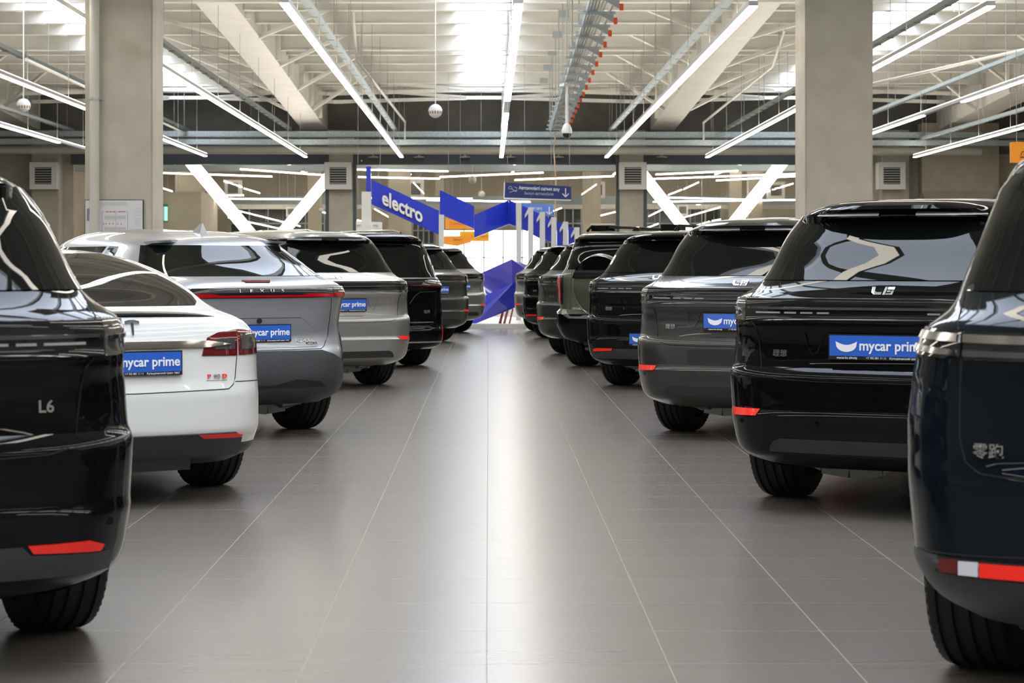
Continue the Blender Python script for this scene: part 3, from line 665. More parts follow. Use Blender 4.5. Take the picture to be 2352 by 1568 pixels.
def build_def():
    S = DEF; c = empty('off_road_suv'); body(S, c, p_olive, .70, p_black, (.85, 3.7))
    patch('rear_window', S, [(-.80,1.265),(.80,1.265),(.77,1.50),(.73,1.655),(-.73,1.655),(-.77,1.50)], cglass, c, eps=.004)
    patch('black_pillar', S, [(S.x2t(.81,1.4),1.27),(1.22,1.27),(1.18,1.66),(S.x2t(.74,1.65),1.66)], p_black, c, 'wrap', eps=.003, both=True)
    windows(S, c, 1.28, 1.64, [(.5,1.0,.55,1.0),(1.08,1.9,1.08,1.9),(1.96,2.9,1.96,2.6)])
    patch('windshield', S, [(-.75,1.12),(.75,1.12),(.70,1.60),(-.70,1.60)], cglass, c, 'front', step=.1)
    for sg in (-1,1):
        l = patch('tail_light', S, [(sg*.78,.82),(sg*.93,.82),(sg*.93,1.15),(sg*.88,1.19),(sg*.78,1.18)], lensd, c, eps=.02, depth=.02)
        patch('red_lens', S, [(sg*.81,.85),(sg*.885,.85),(sg*.885,1.16),(sg*.81,1.15)], mat('red_lens_bright',(.5,.01,.02),.1,coat=1) if 'red_lens_bright' not in MT else MT['red_lens_bright'], l, eps=.026)
        patch('bumper_reflector', S, [(sg*.78,.715),(sg*.90,.715),(sg*.88,.75),(sg*.80,.755)], refl_m, c, eps=.006).data.materials[0] = lensr
    patch('silver_step', S, [(-.76,.745),(-.70,.745),(-.60,.672),(-.46,.672),(-.40,.69),(.40,.69),(.46,.672),(.60,.672),(.70,.745),(.76,.745),(.74,.70),(.62,.645),(-.62,.645),(-.74,.70)], silver, c, eps=.012)
    gap('panel_gap', S, [(-.64,1.66),(-.65,.75),(-.62,.70),(.62,.70),(.65,.75),(.64,1.66)], c)
    # spare wheel cover
    o = MB().lathe([(.02,-.17),(.33,-.165),(.375,-.14),(.385,-.10),(.385,.08),(.36,.12)], 48, 'y').build('spare_wheel_cover', p_olive, c, True, 50); o.location = (-.13,.0,1.065)
    me = MB(); P = [(.37*math.cos(t),.37*math.sin(t)) for t in [R(14+152*i/20) for i in range(21)]]
    me.prism(P, -.185, -.165); k = me.build('cover_window', cglass, o); 
    MB().tube([(.388*math.cos(2*math.pi*i/40), -.10, .388*math.sin(2*math.pi*i/40)) for i in range(41)], .012).build('cover_rim', silver, o, True)
    MB().box(-.05,.03,-.188,-.16,.0,.06).build('cover_badge', silver, o)
    decal('badge', S, text_mesh('JETOUR', .036, .003, .0003, sx=1.25), -.53, .768, silver, c)
    for sg in (-1,1):
        MB().tube([(sg*.62,.5,1.76),(sg*.62,.6,1.82),(sg*.62,2.7,1.82),(sg*.62,2.85,1.76)], .018).build('roof_rail', p_black, c, True)
    for x in (-.5,.5):
        MB().box(x-.13,x+.13,.62,.80,1.76,1.835).box(x-.10,x+.10,.60,.82,1.785,1.815).build('roof_lamp', p_black, c)
    MB().poly([(-.11,.75,1.76),(.0,.75,1.76),(-.03,.78,1.80),(-.08,.78,1.80),(-.11,1.0,1.76),(.0,1.0,1.76)],[(0,1,2,3),(1,5,2),(5,4,3,2),(4,0,3),(0,4,5,1)]).build('roof_fin', p_black, c)
    mirror_caps(S, c, 3.0, 1.2, p_black); wheels(c, (.85,3.7), .83, .40); underbody(c, S, .85, 2.85); return c
c = build_def(); place(c, 1, 1.566, 25.34, 30); car_tag(c, 'olive off-road SUV with round spare wheel cover on its tailgate')
# ================================================================== the hall
def struct(o): o['kind'] = 'structure'; return o
Z1 = 84.4
struct(MB().poly([(-30,-32,0),(30,-32,0),(30,150,0),(-30,150,0)], [(0,1,2,3)]).build('floor', floor_m))
# walls
struct(MB().box(-24.3,-24,-32,150,0,8.9).build('wall_left', wallpaint))
struct(MB().box(24,24.3,-32,150,0,8.9).build('wall_right', wallpaint))
struct(MB().box(-24.3,24.3,-32.3,-32,0,8.9).build('wall_back', wallpaint))
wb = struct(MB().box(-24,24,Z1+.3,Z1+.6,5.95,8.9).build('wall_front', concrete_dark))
MB().box(-24,-17.4,Z1+.3,Z1+.6,0,5.95).box(15.9,24,Z1+.3,Z1+.6,0,5.95).build('wall_panel', concrete, wb)
MB().box(-17.4,15.9,Z1-.25,Z1+.3,5.50,5.95).build('lintel_beam', dark_steel, wb)
MB().box(18.0,21.2,Z1-.5,Z1+.3,4.4,7.2).poly([(18.0,Z1-.5,4.4),(21.2,Z1-.5,4.4),(21.2,Z1+.3,4.1),(18.0,Z1+.3,4.1),(20.6,Z1+.3,3.3),(18.6,Z1+.3,3.3)],[(0,1,4,5),(0,5,3),(1,2,4)]).build('wall_corbel', concrete, wb)
# ceiling with skylight openings
ROOF = 8.75
sk = [(-12.9,-11.1,-20,81), (-1.0,.78,46,81), (-2.2,1.4,-20,13), (-1.0,.78,13,40), (11.1,12.9,-20,81)]
ceil = MB()
def roof_strip(x0, x1, holes):
    y = -32
    for a, b in holes:
        ceil.box(x0,x1,y,a,ROOF,ROOF+.12); y = b
    ceil.box(x0,x1,y,150,ROOF,ROOF+.12)
roof_strip(-24,-12.9,[]); roof_strip(-12.9,-11.1,[(-20,81)]); roof_strip(-11.1,-2.2,[]); roof_strip(-2.2,-1.0,[(-20,13)])
roof_strip(-1.0,.78,[(-20,40),(46,81)]); roof_strip(.78,1.4,[(-20,13)]); roof_strip(1.4,11.1,[]); roof_strip(11.1,12.9,[(-20,81)]); roof_strip(12.9,24,[])
cl = struct(ceil.build('ceiling', deck))
for i, (x0,x1,y0,y1) in enumerate(sk):
    wn = struct(MB().box(x0,x1,y0,y1,ROOF+.125,ROOF+.145).build('window_%d' % (i+1), skyl))
    MB().box(x0-.02,x0+.06,y0,y1,ROOF-.12,ROOF+.3).box(x1-.06,x1+.02,y0,y1,ROOF-.12,ROOF+.3).build('skylight_frame', beam_white, wn)
    ld = bpy.data.lights.new('daylight', 'AREA'); ld.shape = 'RECTANGLE'; ld.size = x1-x0; ld.size_y = y1-y0; ld.cycles.is_portal = True
    lo = bpy.data.objects.new('daylight_portal', ld); COL.objects.link(lo); lo.location = ((x0+x1)/2,(y0+y1)/2,ROOF+.2)
# roof purlins
y = -30; k = 0
while y < 84:
    main = (k % 4 == 0)
    MB().box(-24,24,y-.07,y+.07,8.32 if not main else 8.18,ROOF-.01).box(-24,24,y-.12,y+.12,8.30 if not main else 8.14,8.33 if not main else 8.19).build('purlin', beam_white, cl)
    if y > 40:
        for cx in (-12,0,12):
            for sx in (-1.0, .9): MB().box(cx+sx-.04, cx+sx+.10, y+.11, y+.26, 8.3, 8.55).build('purlin_bracket', beam_white, cl)
    y += 2.95; k += 1
# corrugation strips of light between deck and purlins are real gaps; ties at the far end of the roof
for cx in (-12, 0, 12):
    for yy, zz in ((80.5,8.05),(77.5,8.12)):
        for a, b in (((cx-6.2,yy,zz+.35),(cx-.9,yy+1,zz)), ((cx-6.2,yy,zz-.25),(cx-.9,yy+1,zz-.02)), ((cx+.9,yy+1,zz),(cx+6.2,yy,zz+.35)), ((cx+.9,yy+1,zz-.02),(cx+6.2,yy,zz-.25)), ((cx-.9,yy+1,zz),(cx+.9,yy+1,zz))):
            MB().bar(a, b, .12, .14).build('roof_tie', beam_white, cl)
# main box girders along the column lines
def girder(x0, x1):
    g = MB(); P = [(-32,8.5),(20,8.5),(50,8.38),(53,8.25),(61,7.95),(75,7.35),(81.3,7.05),(Z1-.1,6.92)]
    for (ya,za),(yb,zb) in zip(P[:-1],P[1:]):
        g.poly([(x0,ya,za),(x1,ya,za),(x1,yb,zb),(x0,yb,zb),(x0,ya,8.74),(x1,ya,8.74),(x1,yb,8.74),(x0,yb,8.74)], [(0,3,2,1),(4,5,6,7),(0,1,5,4),(1,2,6,5),(2,3,7,6),(3,0,4,7)])
    o = g.build('girder', beam_white, cl)
    inner = x1 if x1 < 0 else x0; s = 1 if x1 < 0 else -1
    for yy in range(52, 84, 4):
        zb = 8.38-(yy-50)*.042
        MB().box(min(inner,inner+s*.16),max(inner,inner+s*.16),yy-.05,yy+.05,zb,8.7).build('stiffener', beam_white, o)
    for yy in range(44, 80, 6):
        MB().bar((inner,yy+3.5,8.3-(max(0,yy+3.5-53))*.042),(inner+s*2.6,yy,8.5),.10,.10).build('brace', beam_white, o)
        MB().bar((inner-s*1.0,yy+3.5,8.3-(max(0,yy+3.5-53))*.042),(inner-s*3.6,yy,8.5),.10,.10).build('brace', beam_white, o)
for a in ((-7.75,-6.74),(6.74,7.75),(-19.8,-18.7),(18.7,19.8)): girder(*a)
# knee cap of the girders on the far columns, columns
cols = []
def column(cx, Z, wd, top, dp=None):
    me = MB().box(cx-wd/2,cx+wd/2,Z,Z+(dp or wd),0,top).mesh('column'); bm = bmesh.new(); bm.from_mesh(me)
    bmesh.ops.bevel(bm, geom=[e for e in bm.edges if abs(e.verts[0].co.z-e.verts[1].co.z) > 1], offset=.03, segments=2, affect='EDGES'); bm.to_mesh(me); bm.free()
    return struct(link('column', me, concrete, None, True, 30))
cL = column(-6.17, 33.7, 1.13, ROOF); cR = column(5.85, 33.7, 1.13, ROOF)
for cx in (-18.4,-6.12,5.93,16.9): column(cx, Z1-.6, 1.13, 6.9, .9)
for cx in (-18.2,17.9): column(cx, 33.7, 1.13, ROOF)
for sx in (-1,1):
    for cx in (-6.12, 5.93): MB().box(cx+sx*.57-.07, cx+sx*.57+.07, Z1-.62, Z1-.2, 0, 5.9).build('steel_edge', dark_steel, wb)
# down pipe on the left column
dp = MB().tube([(-6.55,33.58,0),(-6.55,33.58,8.7)], .082, 16).build('downpipe', pipe_m, None, True)
tag(dp, 'beige downpipe running up the left concrete column', 'pipe')
MB().tube([(-6.55,33.58,4.06),(-6.55,33.58,4.10)], .094, 16).box(-6.66,-6.44,33.57,33.7,4.07,4.09).build('pipe_clamp', galv, dp)
# evacuation plan
def poster():
    p = at(193,458,33.6); q = at(328,545,33.6); W_ = q.x-p.x; x0 = p.x; z1 = p.z; z0 = z1-.74
    e = tag(MB().box(x0,x0+W_,33.655,33.69,z0,z1).build('evacuation_plan', black_m), 'framed white evacuation plan with red marks on the left concrete column', 'poster')
    MB().box(x0+.012,x0+W_-.012,33.645,33.655,z0+.012,z1-.012).build('plan_sheet', mat('plan_paper',(.70,.71,.71),.3), e)
    X = lambda u: x0+W_*u; Zz = lambda v: z1-.74*v
    g = MB()
    def bx(mb,u0,v0,u1,v1): mb.box(X(u0),X(u1),33.640,33.646,Zz(v1),Zz(v0))
    gm = mat('plan_grey',(.52,.52,.54),.5); 
    for v in (.06,.09,.12): bx(g,.28,v,.72,v+.012)
    for u0,u1 in ((.34,.53),(.55,.70)):
        for v in (.36,.62): bx(g,u0,v,u1,v+.08)
    for v in (.2,.24,.28,.35,.42,.46,.50,.54,.58,.66,.70,.74,.78,.82): bx(g,.84,v,.95,v+.008)
    g.build('plan_text', gm, e)
    d = MB()
    for a in ((.30,.27,.735,.275),(.30,.84,.735,.845),(.30,.27,.304,.845),(.731,.27,.735,.845),(.535,.27,.539,.845)): bx(d,*a)
    bx(d,.04,.20,.115,.34); bx(d,.04,.34,.08,.48); d.build('plan_walls', mat('plan_dark',(.22,.23,.30),.5), e)
    r = MB()
    for u in (.37,.43,.49,.58,.62,.66): bx(r,u,.262,u+.03,.282)
    for u in (.32,.36,.42,.48,.56,.62): bx(r,u,.53,u+.012,.56)
    for u in (.32,.36,.40,.46,.54,.60,.67): bx(r,u,.835,u+.035,.855)
    for v in (.66,.72,.80): bx(r,.80,v,.82,v+.02)
    r.build('plan_marks', mat('plan_red',(.62,.06,.10),.5), e)
poster()
# fan heaters / vents
def vent(cx, Z, cz, s, label, hang=False):
    e = empty('air_vent_unit', (cx,Z,cz)); tag(e, label, 'vent', 'square louvred air units')
    h = s/2
    MB().box(-h,h,0,.56,-h,h).build('casing', grey_vent, e)
    MB().box(-h,h,-.03,0,-h,-h*.62).box(-h,h,-.03,0,h*.62,h).box(-h,-h*.62,-.03,0,-h*.62,h*.62).box(h*.62,h,-.03,0,-h*.62,h*.62).build('frame', white_pl, e)
    MB().box(-h*.62,h*.62,-.012,-.004,-h*.62,h*.62).build('grille_back', black_m, e)
    if hang: MB().tube([(-h*.8,.25,h),(-h*.8,.25,ROOF+.01-cz)],.02,5).tube([(h*.8,.25,h),(h*.8,.25,ROOF+.01-cz)],.02,5).build('hanger_rods', wire_m, e)
    n = 7
    for i in range(n):
        z = -h*.62+h*1.24*(i+.5)/n; MB().bar((-h*.62,-.035,z+.0),(h*.62,-.035,z),.05,h*.06).build('louvre', grey_vent, e)
for cx, lab in ((-6.2,'grey louvred air unit on the far column left of the electro sign'), (5.95,'grey louvred air unit on the far column right of the hanging blue sign'),(-18.35,'grey louvred air unit at the far left near the nearest black SUV roof'),(16.62,'grey louvred air unit partly hidden behind the right concrete column')):
    vent(cx, Z1-1.15, 4.98, 1.12, lab)
# far cross services: trays and pipes
def wires(parent, xs, y, z0, z1, along='x', r=.010):
    z1 = ROOF+.01
    for q in xs:
        p = (q,y,z0) if along == 'x' else (y,q,z0); p2 = (p[0],p[1],z1); MB().tube([p,p2], r, 5).build('hanger_wire', wire_m, parent)
def tray(mb, a, b, wd, ht):
    a = Vector(a); b = Vector(b); d = (b-a).normalized(); r = d.cross(Vector((0,0,1))).normalized()
    mb.bar(a, b, wd, .012)
    for s in (-1,1): mb.bar(a+r*s*wd/2+Vector((0,0,ht/2)), b+r*s*wd/2+Vector((0,0,ht/2)), .012, ht)
    return mb
t = tray(MB(), (-24,81.6,6.50),(24,81.6,6.42), .5, .22).build('cable_tray', galv_perf); tag(t, 'upper perforated steel cable tray crossing above the far opening', 'cable tray'); wires(t, [-22+i*3.1 for i in range(15)], 81.6, 6.5, 8.4)
t = tray(MB(), (-24,81.2,6.17),(24,81.2,6.09), .5, .20).build('cable_tray', galv_perf); tag(t, 'lower perforated steel cable tray crossing above the far opening', 'cable tray')
t = MB().tube([(-24,82.4,6.36),(24,82.4,6.28)], .09, 12).build('pipe', pipe_m, None, True); tag(t, 'thin cream pipe between the two cross cable trays', 'pipe')
t = MB().tube([(-20.5,82,5.98),(20,82,5.92)], .17, 14).build('pipe', pipe_m, None, True); tag(t, 'thick cream pipe under the cross cable trays', 'pipe')
# ceiling spotlights discs on the lintel
for i, u in enumerate((857,962,1068,1173,1283,1520)):
    p = at(u,362,Z1-.3); e = MB().lathe([(.22,0),(.22,.05),(.04,.07),(.04,.25)], 24, 'z', (p.x,p.y,p.z)).build('sprinkler_plate', grey_vent, None, True)
    tag(e, ['round sprinkler plate under the far beam, above the electro sign','round sprinkler plate under the far beam, left of the hanging sphere wire','round sprinkler plate under the far beam, just left of the middle light line','round sprinkler plate under the far beam, just right of the middle light line','round sprinkler plate under the far beam, below the dome camera','round sprinkler plate under the far beam, right of the right vent'][i], 'sprinkler', 'round plates under the far beam')
# longitudinal cable trays
def ltray(X, h, y0, y1, label, wd=.15, drop=False, nw=9, m=None):
    z = CAMH+h; mb = tray(MB(), (X,y0,z),(X,y1,z), wd, .10)
    n = int((y1-y0)/1.5)
    for i in range(n): yy = y0+1.5*i; mb.box(X-wd/2,X+wd/2,yy,yy+.05,z-.03,z)
    if drop: mb.bar((X,y1,z),(X,y1+1.5,z-.4),wd,.05)
    t = mb.build('cable_tray', m or galv); tag(t, label, 'cable tray', 'long cable trays under the roof'); wires(t, [y0+1+(y1-y0-2)*i/(nw-1) for i in range(nw)], X, z, 8.4, 'y'); return t
ltray(-3.78, 5.4, 38, 82, 'narrow cable tray beside the first lit line left of the centre')
ltray(.55, 5.3, 30, 82, 'narrow cable tray directly above the middle lit line', .12)
ltray(4.95, 5.4, 38, 82, 'narrow cable tray beside the first lit line right of the centre')
ltray(-8.0, 5.4, 30, 82, 'dark cable tray running down from behind the left column', m=galv_dk)
ltray(9.55, 5.4, 36, 82, 'dark cable tray passing behind the right column', m=galv_dk)
ltray(-12.2, 5.4, 30, 82, 'cable tray in the upper left corner crossing left of the left column', m=galv_dk)
ltray(13.8, 5.4, 30, 82, 'cable tray right of the right column, upper of two')
ltray(17.4, 5.0, 40, 82, 'cable tray at the right edge, lower of two')
ltray(-16.9, 5.4, 40, 82, 'cable tray at the left edge below the hanging sphere')
# slanting conduits below the roof
def conduit(pts, label): t = MB().tube(pts, .045, 8).build('conduit', pipe_m, None, True); tag(t, label, 'pipe'); return t
conduit([(-3.75,56,8.35),(-4.05,62,7.6),(-3.35,81,7.05),(-3.35,81,6.3)], 'bent white conduit left of the middle hanging sphere')
conduit([(8.8,60,8.3),(9.0,64,7.6),(8.6,80.8,7.0),(8.6,80.8,6.3)], 'bent white conduit left of the right concrete column')
conduit([(-11.9,52,6.6),(-12.2,81,6.6)], 'straight white conduit at the upper left')
conduit([(14.4,50,6.9),(11.0,60,6.6)], 'short slanting conduit right of the right concrete column')
# cable ladder with orange-tipped brackets
orange_cap = mat('orange_cap', (.75,.09,.02), .5)
lad = empty('cable_ladder', (0,0,0)); tag(lad, 'cable ladder with orange-tipped brackets right of the middle lit line', 'cable ladder')
lz = CAMH+4.9
def lx(y): return 2.1+(y-37)*(2.5-2.1)/(76-37)
mb = MB()
for s in (-.22,.22): mb.bar((lx(36)+s,36,lz),(lx(74)+s,74,lz),.03,.10)
mb.build('side_rails', galv, lad)
for i in range(18):
    yy = 37+2.1*i; xx = lx(yy)
    b = MB().box(xx-.40,xx+.34,yy-.04,yy+.04,lz-.06,lz-.01).box(xx-.30,xx-.05,yy-.06,yy+.06,lz-.01,lz+.09).poly([(xx-.1,yy,lz),(xx+.30,yy,lz-.02),(xx+.30,yy,lz-.22),(xx-.1,yy+.02,lz),(xx+.30,yy+.02,lz-.02),(xx+.30,yy+.02,lz-.22)],[(0,1,2),(5,4,3),(0,2,5,3),(1,0,3,4),(2,1,4,5)]).build('bracket', galv, lad)
    MB().box(xx+.30,xx+.37,yy-.05,yy+.05,lz-.25,lz-.13).build('end_cap', orange_cap, b)
    if i % 2 == 0: MB().tube([(xx-.30,yy,lz),(xx-.30,yy,8.5)],.016,5).build('hanger_rod', wire_m, lad)
for i in range(6):
    yy = 50+5*i; mb = MB().box(1.9,2.2,yy-.05,yy+.05,8.05,8.25).build('junction_box', galv); tag(mb, 'small grey junction box under the roof, number %s from the near end of the ladder' % ['one','two','three','four','five','six'][i], 'box', 'junction boxes along the roof')
mb = MB()
for k in range(5): mb.tube([(lx(36)-.14+.06*k,36,lz+.03),(lx(74)-.14+.06*k,74,lz+.03)], .022, 6)
mb.build('cables', pipe_m, lad)
# linear lights
def light(X0, X1, h, y0, y1, label, wd=.085, seg=None, group='linear lights hung over the cars', nw=None, housing=None, parts=True, up=True):
    a = Vector((X0,y0,CAMH+h)); b = Vector((X1,y1,CAMH+h)); d = (b-a)
    e = empty('linear_light', tuple(a)); tag(e, label, 'light', group)
    o = -a
    ha, hb = housing if housing else (y0, y1)
    A = a+d*((ha-y0)/(y1-y0)); B = a+d*((hb-y0)/(y1-y0))
    MB().bar(A-a+Vector((0,0,.045)), B-a+Vector((0,0,.045)), wd, .09).build('housing', led_house, e)
    for s0, s1 in (seg or [(y0,y1)]):
        p = a+d*((s0-y0)/(y1-y0)); q = a+d*((s1-y0)/(y1-y0)); MB().bar(p-a-Vector((0,0,.012)), q-a-Vector((0,0,.012)), wd*.92, .024).build('diffuser', led_m, e)
    if up: MB().bar(A-a+Vector((0,0,.096)), B-a+Vector((0,0,.096)), wd*.8, .012).build('ceiling_fill', fill_up, e)  # unseen glowing strip added on top of the housing, brightens the ceiling
    n = nw or max(2, int((y1-y0)/4.5))
    for i in range(n):
        p = A+(B-A)*((i+.5)/n); MB().tube([p-a+Vector((0,0,.08)), Vector((p.x,p.y,ROOF+.01))-a], .007, 5).build('suspension_wire', wire_m, e)
    return e
HL = 4.3
def L_(X0, X1, y0, y1, label, wd=.14, seg=None, group='linear lights hung over the cars', nw=None, up=True):
    k = HL/3.2; light(X0*k, X1*k, HL, y0*k, min(y1*k, 81.0), label, wd, [(a*k, min(b*k,81.0)) for a, b in seg] if seg else None, group, nw, up=up)
L_(-2.50,-2.59,24.7,60.2,'bright linear light left of the middle, from the top edge down to the electro sign', .15)
L_(.37,.385,24.8,60.3,'middle linear light with a short unlit gap', .15, seg=[(24.8,39.4),(42.8,60.3)])
L_(3.28,3.52,25,60.4,'bright linear light ending over the right far vent, first right of the middle', .15)
L_(-5.28,-5.44,20,60.1,'linear light emerging right of the left concrete column')
L_(-8.2,-8.35,20,59.6,'lower linear light passing behind the left concrete column')
L_(-11.1,-11.3,20,58,'lowest linear light at the left edge', seg=[(20,53)])
L_(6.22,6.52,25,60.5,'linear light passing behind the top of the right concrete column')
L_(9.25,9.4,20,60,'linear light right of the right concrete column with unlit gap', seg=[(20,39.7),(43.4,60)])
L_(12.1,12.7,20,60.2,'lowest linear light on the right, toward the orange sign')
ORD = ['first','second','third','fourth','fifth','sixth','seventh','eighth','ninth']
for i, X in enumerate((-11.1,-8.2,-5.3,-2.52,.37,3.4,6.3,9.3,12.2)):
    L_(X,X,-20,-3,'linear light hung behind the viewer, %s line from the left' % ORD[i], group='linear lights behind the viewer', nw=2, up=False)
    L_(X,X,1,22.5 if i in (3,4,5,6) else 17.5,'linear light right above the nearest cars, %s line from the left' % ORD[i], group='linear lights over the nearest cars', nw=2, up=i in (3,5))
# hanging spheres
def sphere(u, v, r_px, Z, label, vents=True, top=8.76):
    p = at(u,v,Z); r = r_px*Z/FPX; e = empty('hanging_sphere', tuple(p)); tag(e, label, 'fire detector', 'white hanging spheres')
    mb = MB(); mb.lathe([(r*math.sin(math.pi*i/18)+.0005, -r*math.cos(math.pi*i/18)) for i in range(19)], 28); mb.build('shell', white_pl, e, True, 80)
    for i in range(16):
        t = 2*math.pi*i/16; f = .97; MB().bar((r*math.cos(t)*.985,r*math.sin(t)*.985,-r*.02),(r*math.cos(t)*.90,r*math.sin(t)*.90,-r*.40),r*.18,r*.10,up=(math.cos(t),math.sin(t),0)).build('vent_slot', vent_in, e) if vents else None
    MB().tube([(0,0,r*.98),(0,0,top-p.z)], .016, 6).build('rod', white_pl, e)
    return p
vent_in = mat('vent_slot_brown', (.20,.15,.11), .6)
sphere(1000,255,16,52,'white slotted sphere hanging left of the middle light line')
sphere(54,242,16,52,'white slotted sphere hanging at the far left above the heater')
sphere(1106,446,8,110,'small white sphere hanging beside the blue hanging sign',False)
sphere(1085,413,9.5,92,'grey-lit sphere hanging above the folded blue sign',False)
sphere(364,400,9,92,'small white sphere just right of the left concrete column',False)
sphere(737,483,6,112,'tiny white sphere left of the far left column',False)
sphere(1612,518,5,112,'tiny white sphere between the bright crossed braces at the right',False)
# dome camera
p = at(1302,300,55); e = empty('dome_camera', tuple(p)); tag(e, 'white dome camera with black lens hanging below the cable ladder', 'camera')
MB().tube([(0,0,.14),(0,0,1.30)], .042, 10).lathe([(.20,1.20),(.20,1.25),(.06,1.30)], 20).build('pole', white_pl, e, True)
MB().lathe([(.04,.20),(.09,.15),(.13,.06),(.145,-.02),(.135,-.075)], 28).build('housing', white_pl, e, True, 60)
MB().lathe([(.125,-.075)]+[(.125*math.cos(R(a)),-.075-.14*math.sin(R(a))) for a in range(10,90,10)]+[(.002,-.215)], 28).build('dome', mat('dome_glass',(.01,.01,.012),.05,coat=1), e, True, 80)
for i,(u) in enumerate((1460,1474)):
    p = at(u,358,84.06); o = MB().lathe([(.02,.14),(.10,.10),(.11,0),(.08,-.10),(.01,-.13)], 18, 'z', tuple(p)).build('dome_camera', white_pl, None, True, 60); tag(o, 'small white dome camera under the far beam, %s one' % ('left' if i == 0 else 'right'), 'camera', 'pair of dome cameras above the right vent')
o = MB().tube([at(1277,300,74),at(1272,340,74),at(1277,420,74),at(1273,520,74),at(1275,690,74)], .028, 6).build('rope', mat('tan_rope',(.50,.38,.26),.7), None, True); tag(o, 'thin tan rope hanging straight down in front of the blue hanging sign', 'rope')
# bright crossed braces
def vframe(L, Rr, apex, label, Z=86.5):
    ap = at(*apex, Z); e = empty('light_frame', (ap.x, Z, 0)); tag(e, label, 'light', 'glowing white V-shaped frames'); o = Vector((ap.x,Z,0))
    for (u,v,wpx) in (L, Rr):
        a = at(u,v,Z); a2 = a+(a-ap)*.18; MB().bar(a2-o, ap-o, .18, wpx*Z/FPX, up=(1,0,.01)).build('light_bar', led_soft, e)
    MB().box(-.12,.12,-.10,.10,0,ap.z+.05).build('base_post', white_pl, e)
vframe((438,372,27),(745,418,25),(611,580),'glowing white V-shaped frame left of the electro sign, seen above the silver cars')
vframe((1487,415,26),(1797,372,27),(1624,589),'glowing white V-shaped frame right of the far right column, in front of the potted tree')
# ------------------------------------------------------------------ second hall
Z2 = 132
w2 = struct(MB().box(-24,-3.0,Z2,Z2+.3,0,8.9).box(3.4,24,Z2,Z2+.3,0,8.9).box(-3.0,3.4,Z2,Z2+.3,3.55,8.9).box(-3.0,3.4,Z2,Z2+.3,0,.2).build('wall_far', wallpaint))
wn = struct(MB().box(-3.0,3.4,Z2+.1,Z2+.13,.2,3.55).build('window_8', skyl))
mb = MB()
for x in (-1.6,-.3,.95,2.2): mb.box(x-.045,x+.045,Z2-.02,Z2+.1,.2,3.55)
mb.box(-3,3.4,Z2-.02,Z2+.1,1.74,1.82); mb.build('mullion', pipe_m, wn)
ld = bpy.data.lights.new('daylight','AREA'); ld.shape = 'RECTANGLE'; ld.size = 6.4; ld.size_y = 3.3; ld.cycles.is_portal = True
lo = bpy.data.objects.new('daylight_portal', ld); COL.objects.link(lo); lo.location = (.2,Z2+.2,1.9); lo.rotation_euler = (R(-90),0,0)
for i in range(9):
    yy = 88+5*i; MB().box(-24,24,yy-.08,yy+.08,8.3,8.7).build('purlin', beam_white, cl)
for u, wpx, Z in ((917,50,105),(1360,40,118),(1690,28,118),(1735,32,105),(722,30,118),(432,60,112),(1010,20,128)):
    p = at(u,600,Z); wd = wpx*Z/FPX; struct(MB().box(p.x-wd/2,p.x+wd/2,Z,Z+wd,0,8.7).build('column', wallpaint))
for i,(u,v,s,Z,lab) in enumerate(((952,434,44,116,'far air unit behind the electro panel'),(1371,436,38,122,'far air unit right of the hanging blue sign'),(1783,437,40,112,'far air unit between braces and the right column'),(535,432,38,112,'far air unit beside the glowing left brace'),(1568,482,26,126,'smallest far air unit between the right braces'),(668,486,22,126,'smallest far air unit between the left braces'))):
    p = at(u,v,Z); vent(p.x, Z, p.z, s*Z/FPX, lab, True)
for i, X in enumerate((-18,-11.5,-5,1.5,8,14.5,20.5)):  # extra rows hidden above the beam line, added to brighten the far hall
    light(X,X,5.75,88,129,'added unseen light high under the roof of the far hall, %s line from the left' % ORD[i], .16, group='added high lights of the far hall', nw=5)
# beige room block, exit signs
p0 = at(350,440,100); p1 = at(462,440,100)
o = struct(MB().box(p0.x-3,p1.x,100,106,0,p0.z).build('wall_kiosk', wallpaint))
p = at(379,491,99.9); o = MB().box(p.x-.14,p.x+.14,99.7,100.0,p.z-.35,p.z+.35).build('exit_sign', white_pl); tag(o, 'small green and white exit sign on the beige block right of the left column', 'sign')
MB().box(p.x+.02,p.x+.15,99.66,99.7,p.z-.33,p.z+.33).build('lit_panel', mat('exit_green',(.1,.7,.4),.4,emit=(.25,1,.6),es=1.2), o)
p = at(380,480,99.9); o = MB().box(p.x-.10,p.x+.10,99.8,100.0,p.z+.05,p.z+.25).build('green_marker', mat('marker_green',(.05,.35,.2),.5)); tag(o, 'tiny green marker above the exit sign on the beige block', 'sign')
# lateral services and lights in the second hall
def lat(u0,v0,u1,v1,Z,label,lit=True,wpx=5,Zb=None):
    a = at(u0,v0,Z); b = at(u1,v1,Zb or Z); e = empty('linear_light', tuple(a)); tag(e, label, 'light', 'linear lights of the second hall')
    k = wpx*.42*Z/FPX
    MB().bar((0,0,k*.5), b-a+Vector((0,0,k*.5)), .10, k*.6).build('housing', led_house, e)
    MB().bar((0,0,k*.85), b-a+Vector((0,0,k*.85)), .08, .012).build('ceiling_fill', fill_up, e)  # added upward glow, brightens the second hall
    MB().bar((0,0,-k*.05), b-a+Vector((0,0,-k*.05)), .10, k*.55).build('diffuser', led_m, e)
    n = max(2, int((b-a).length/2.2))
    for i in range(n):
        q = a+(b-a)*((i+.5)/n); MB().tube([(q-a)+Vector((0,0,k*.5)), Vector((q.x,q.y,ROOF+.01))-a], .008, 5).build('suspension_wire', wire_m, e)
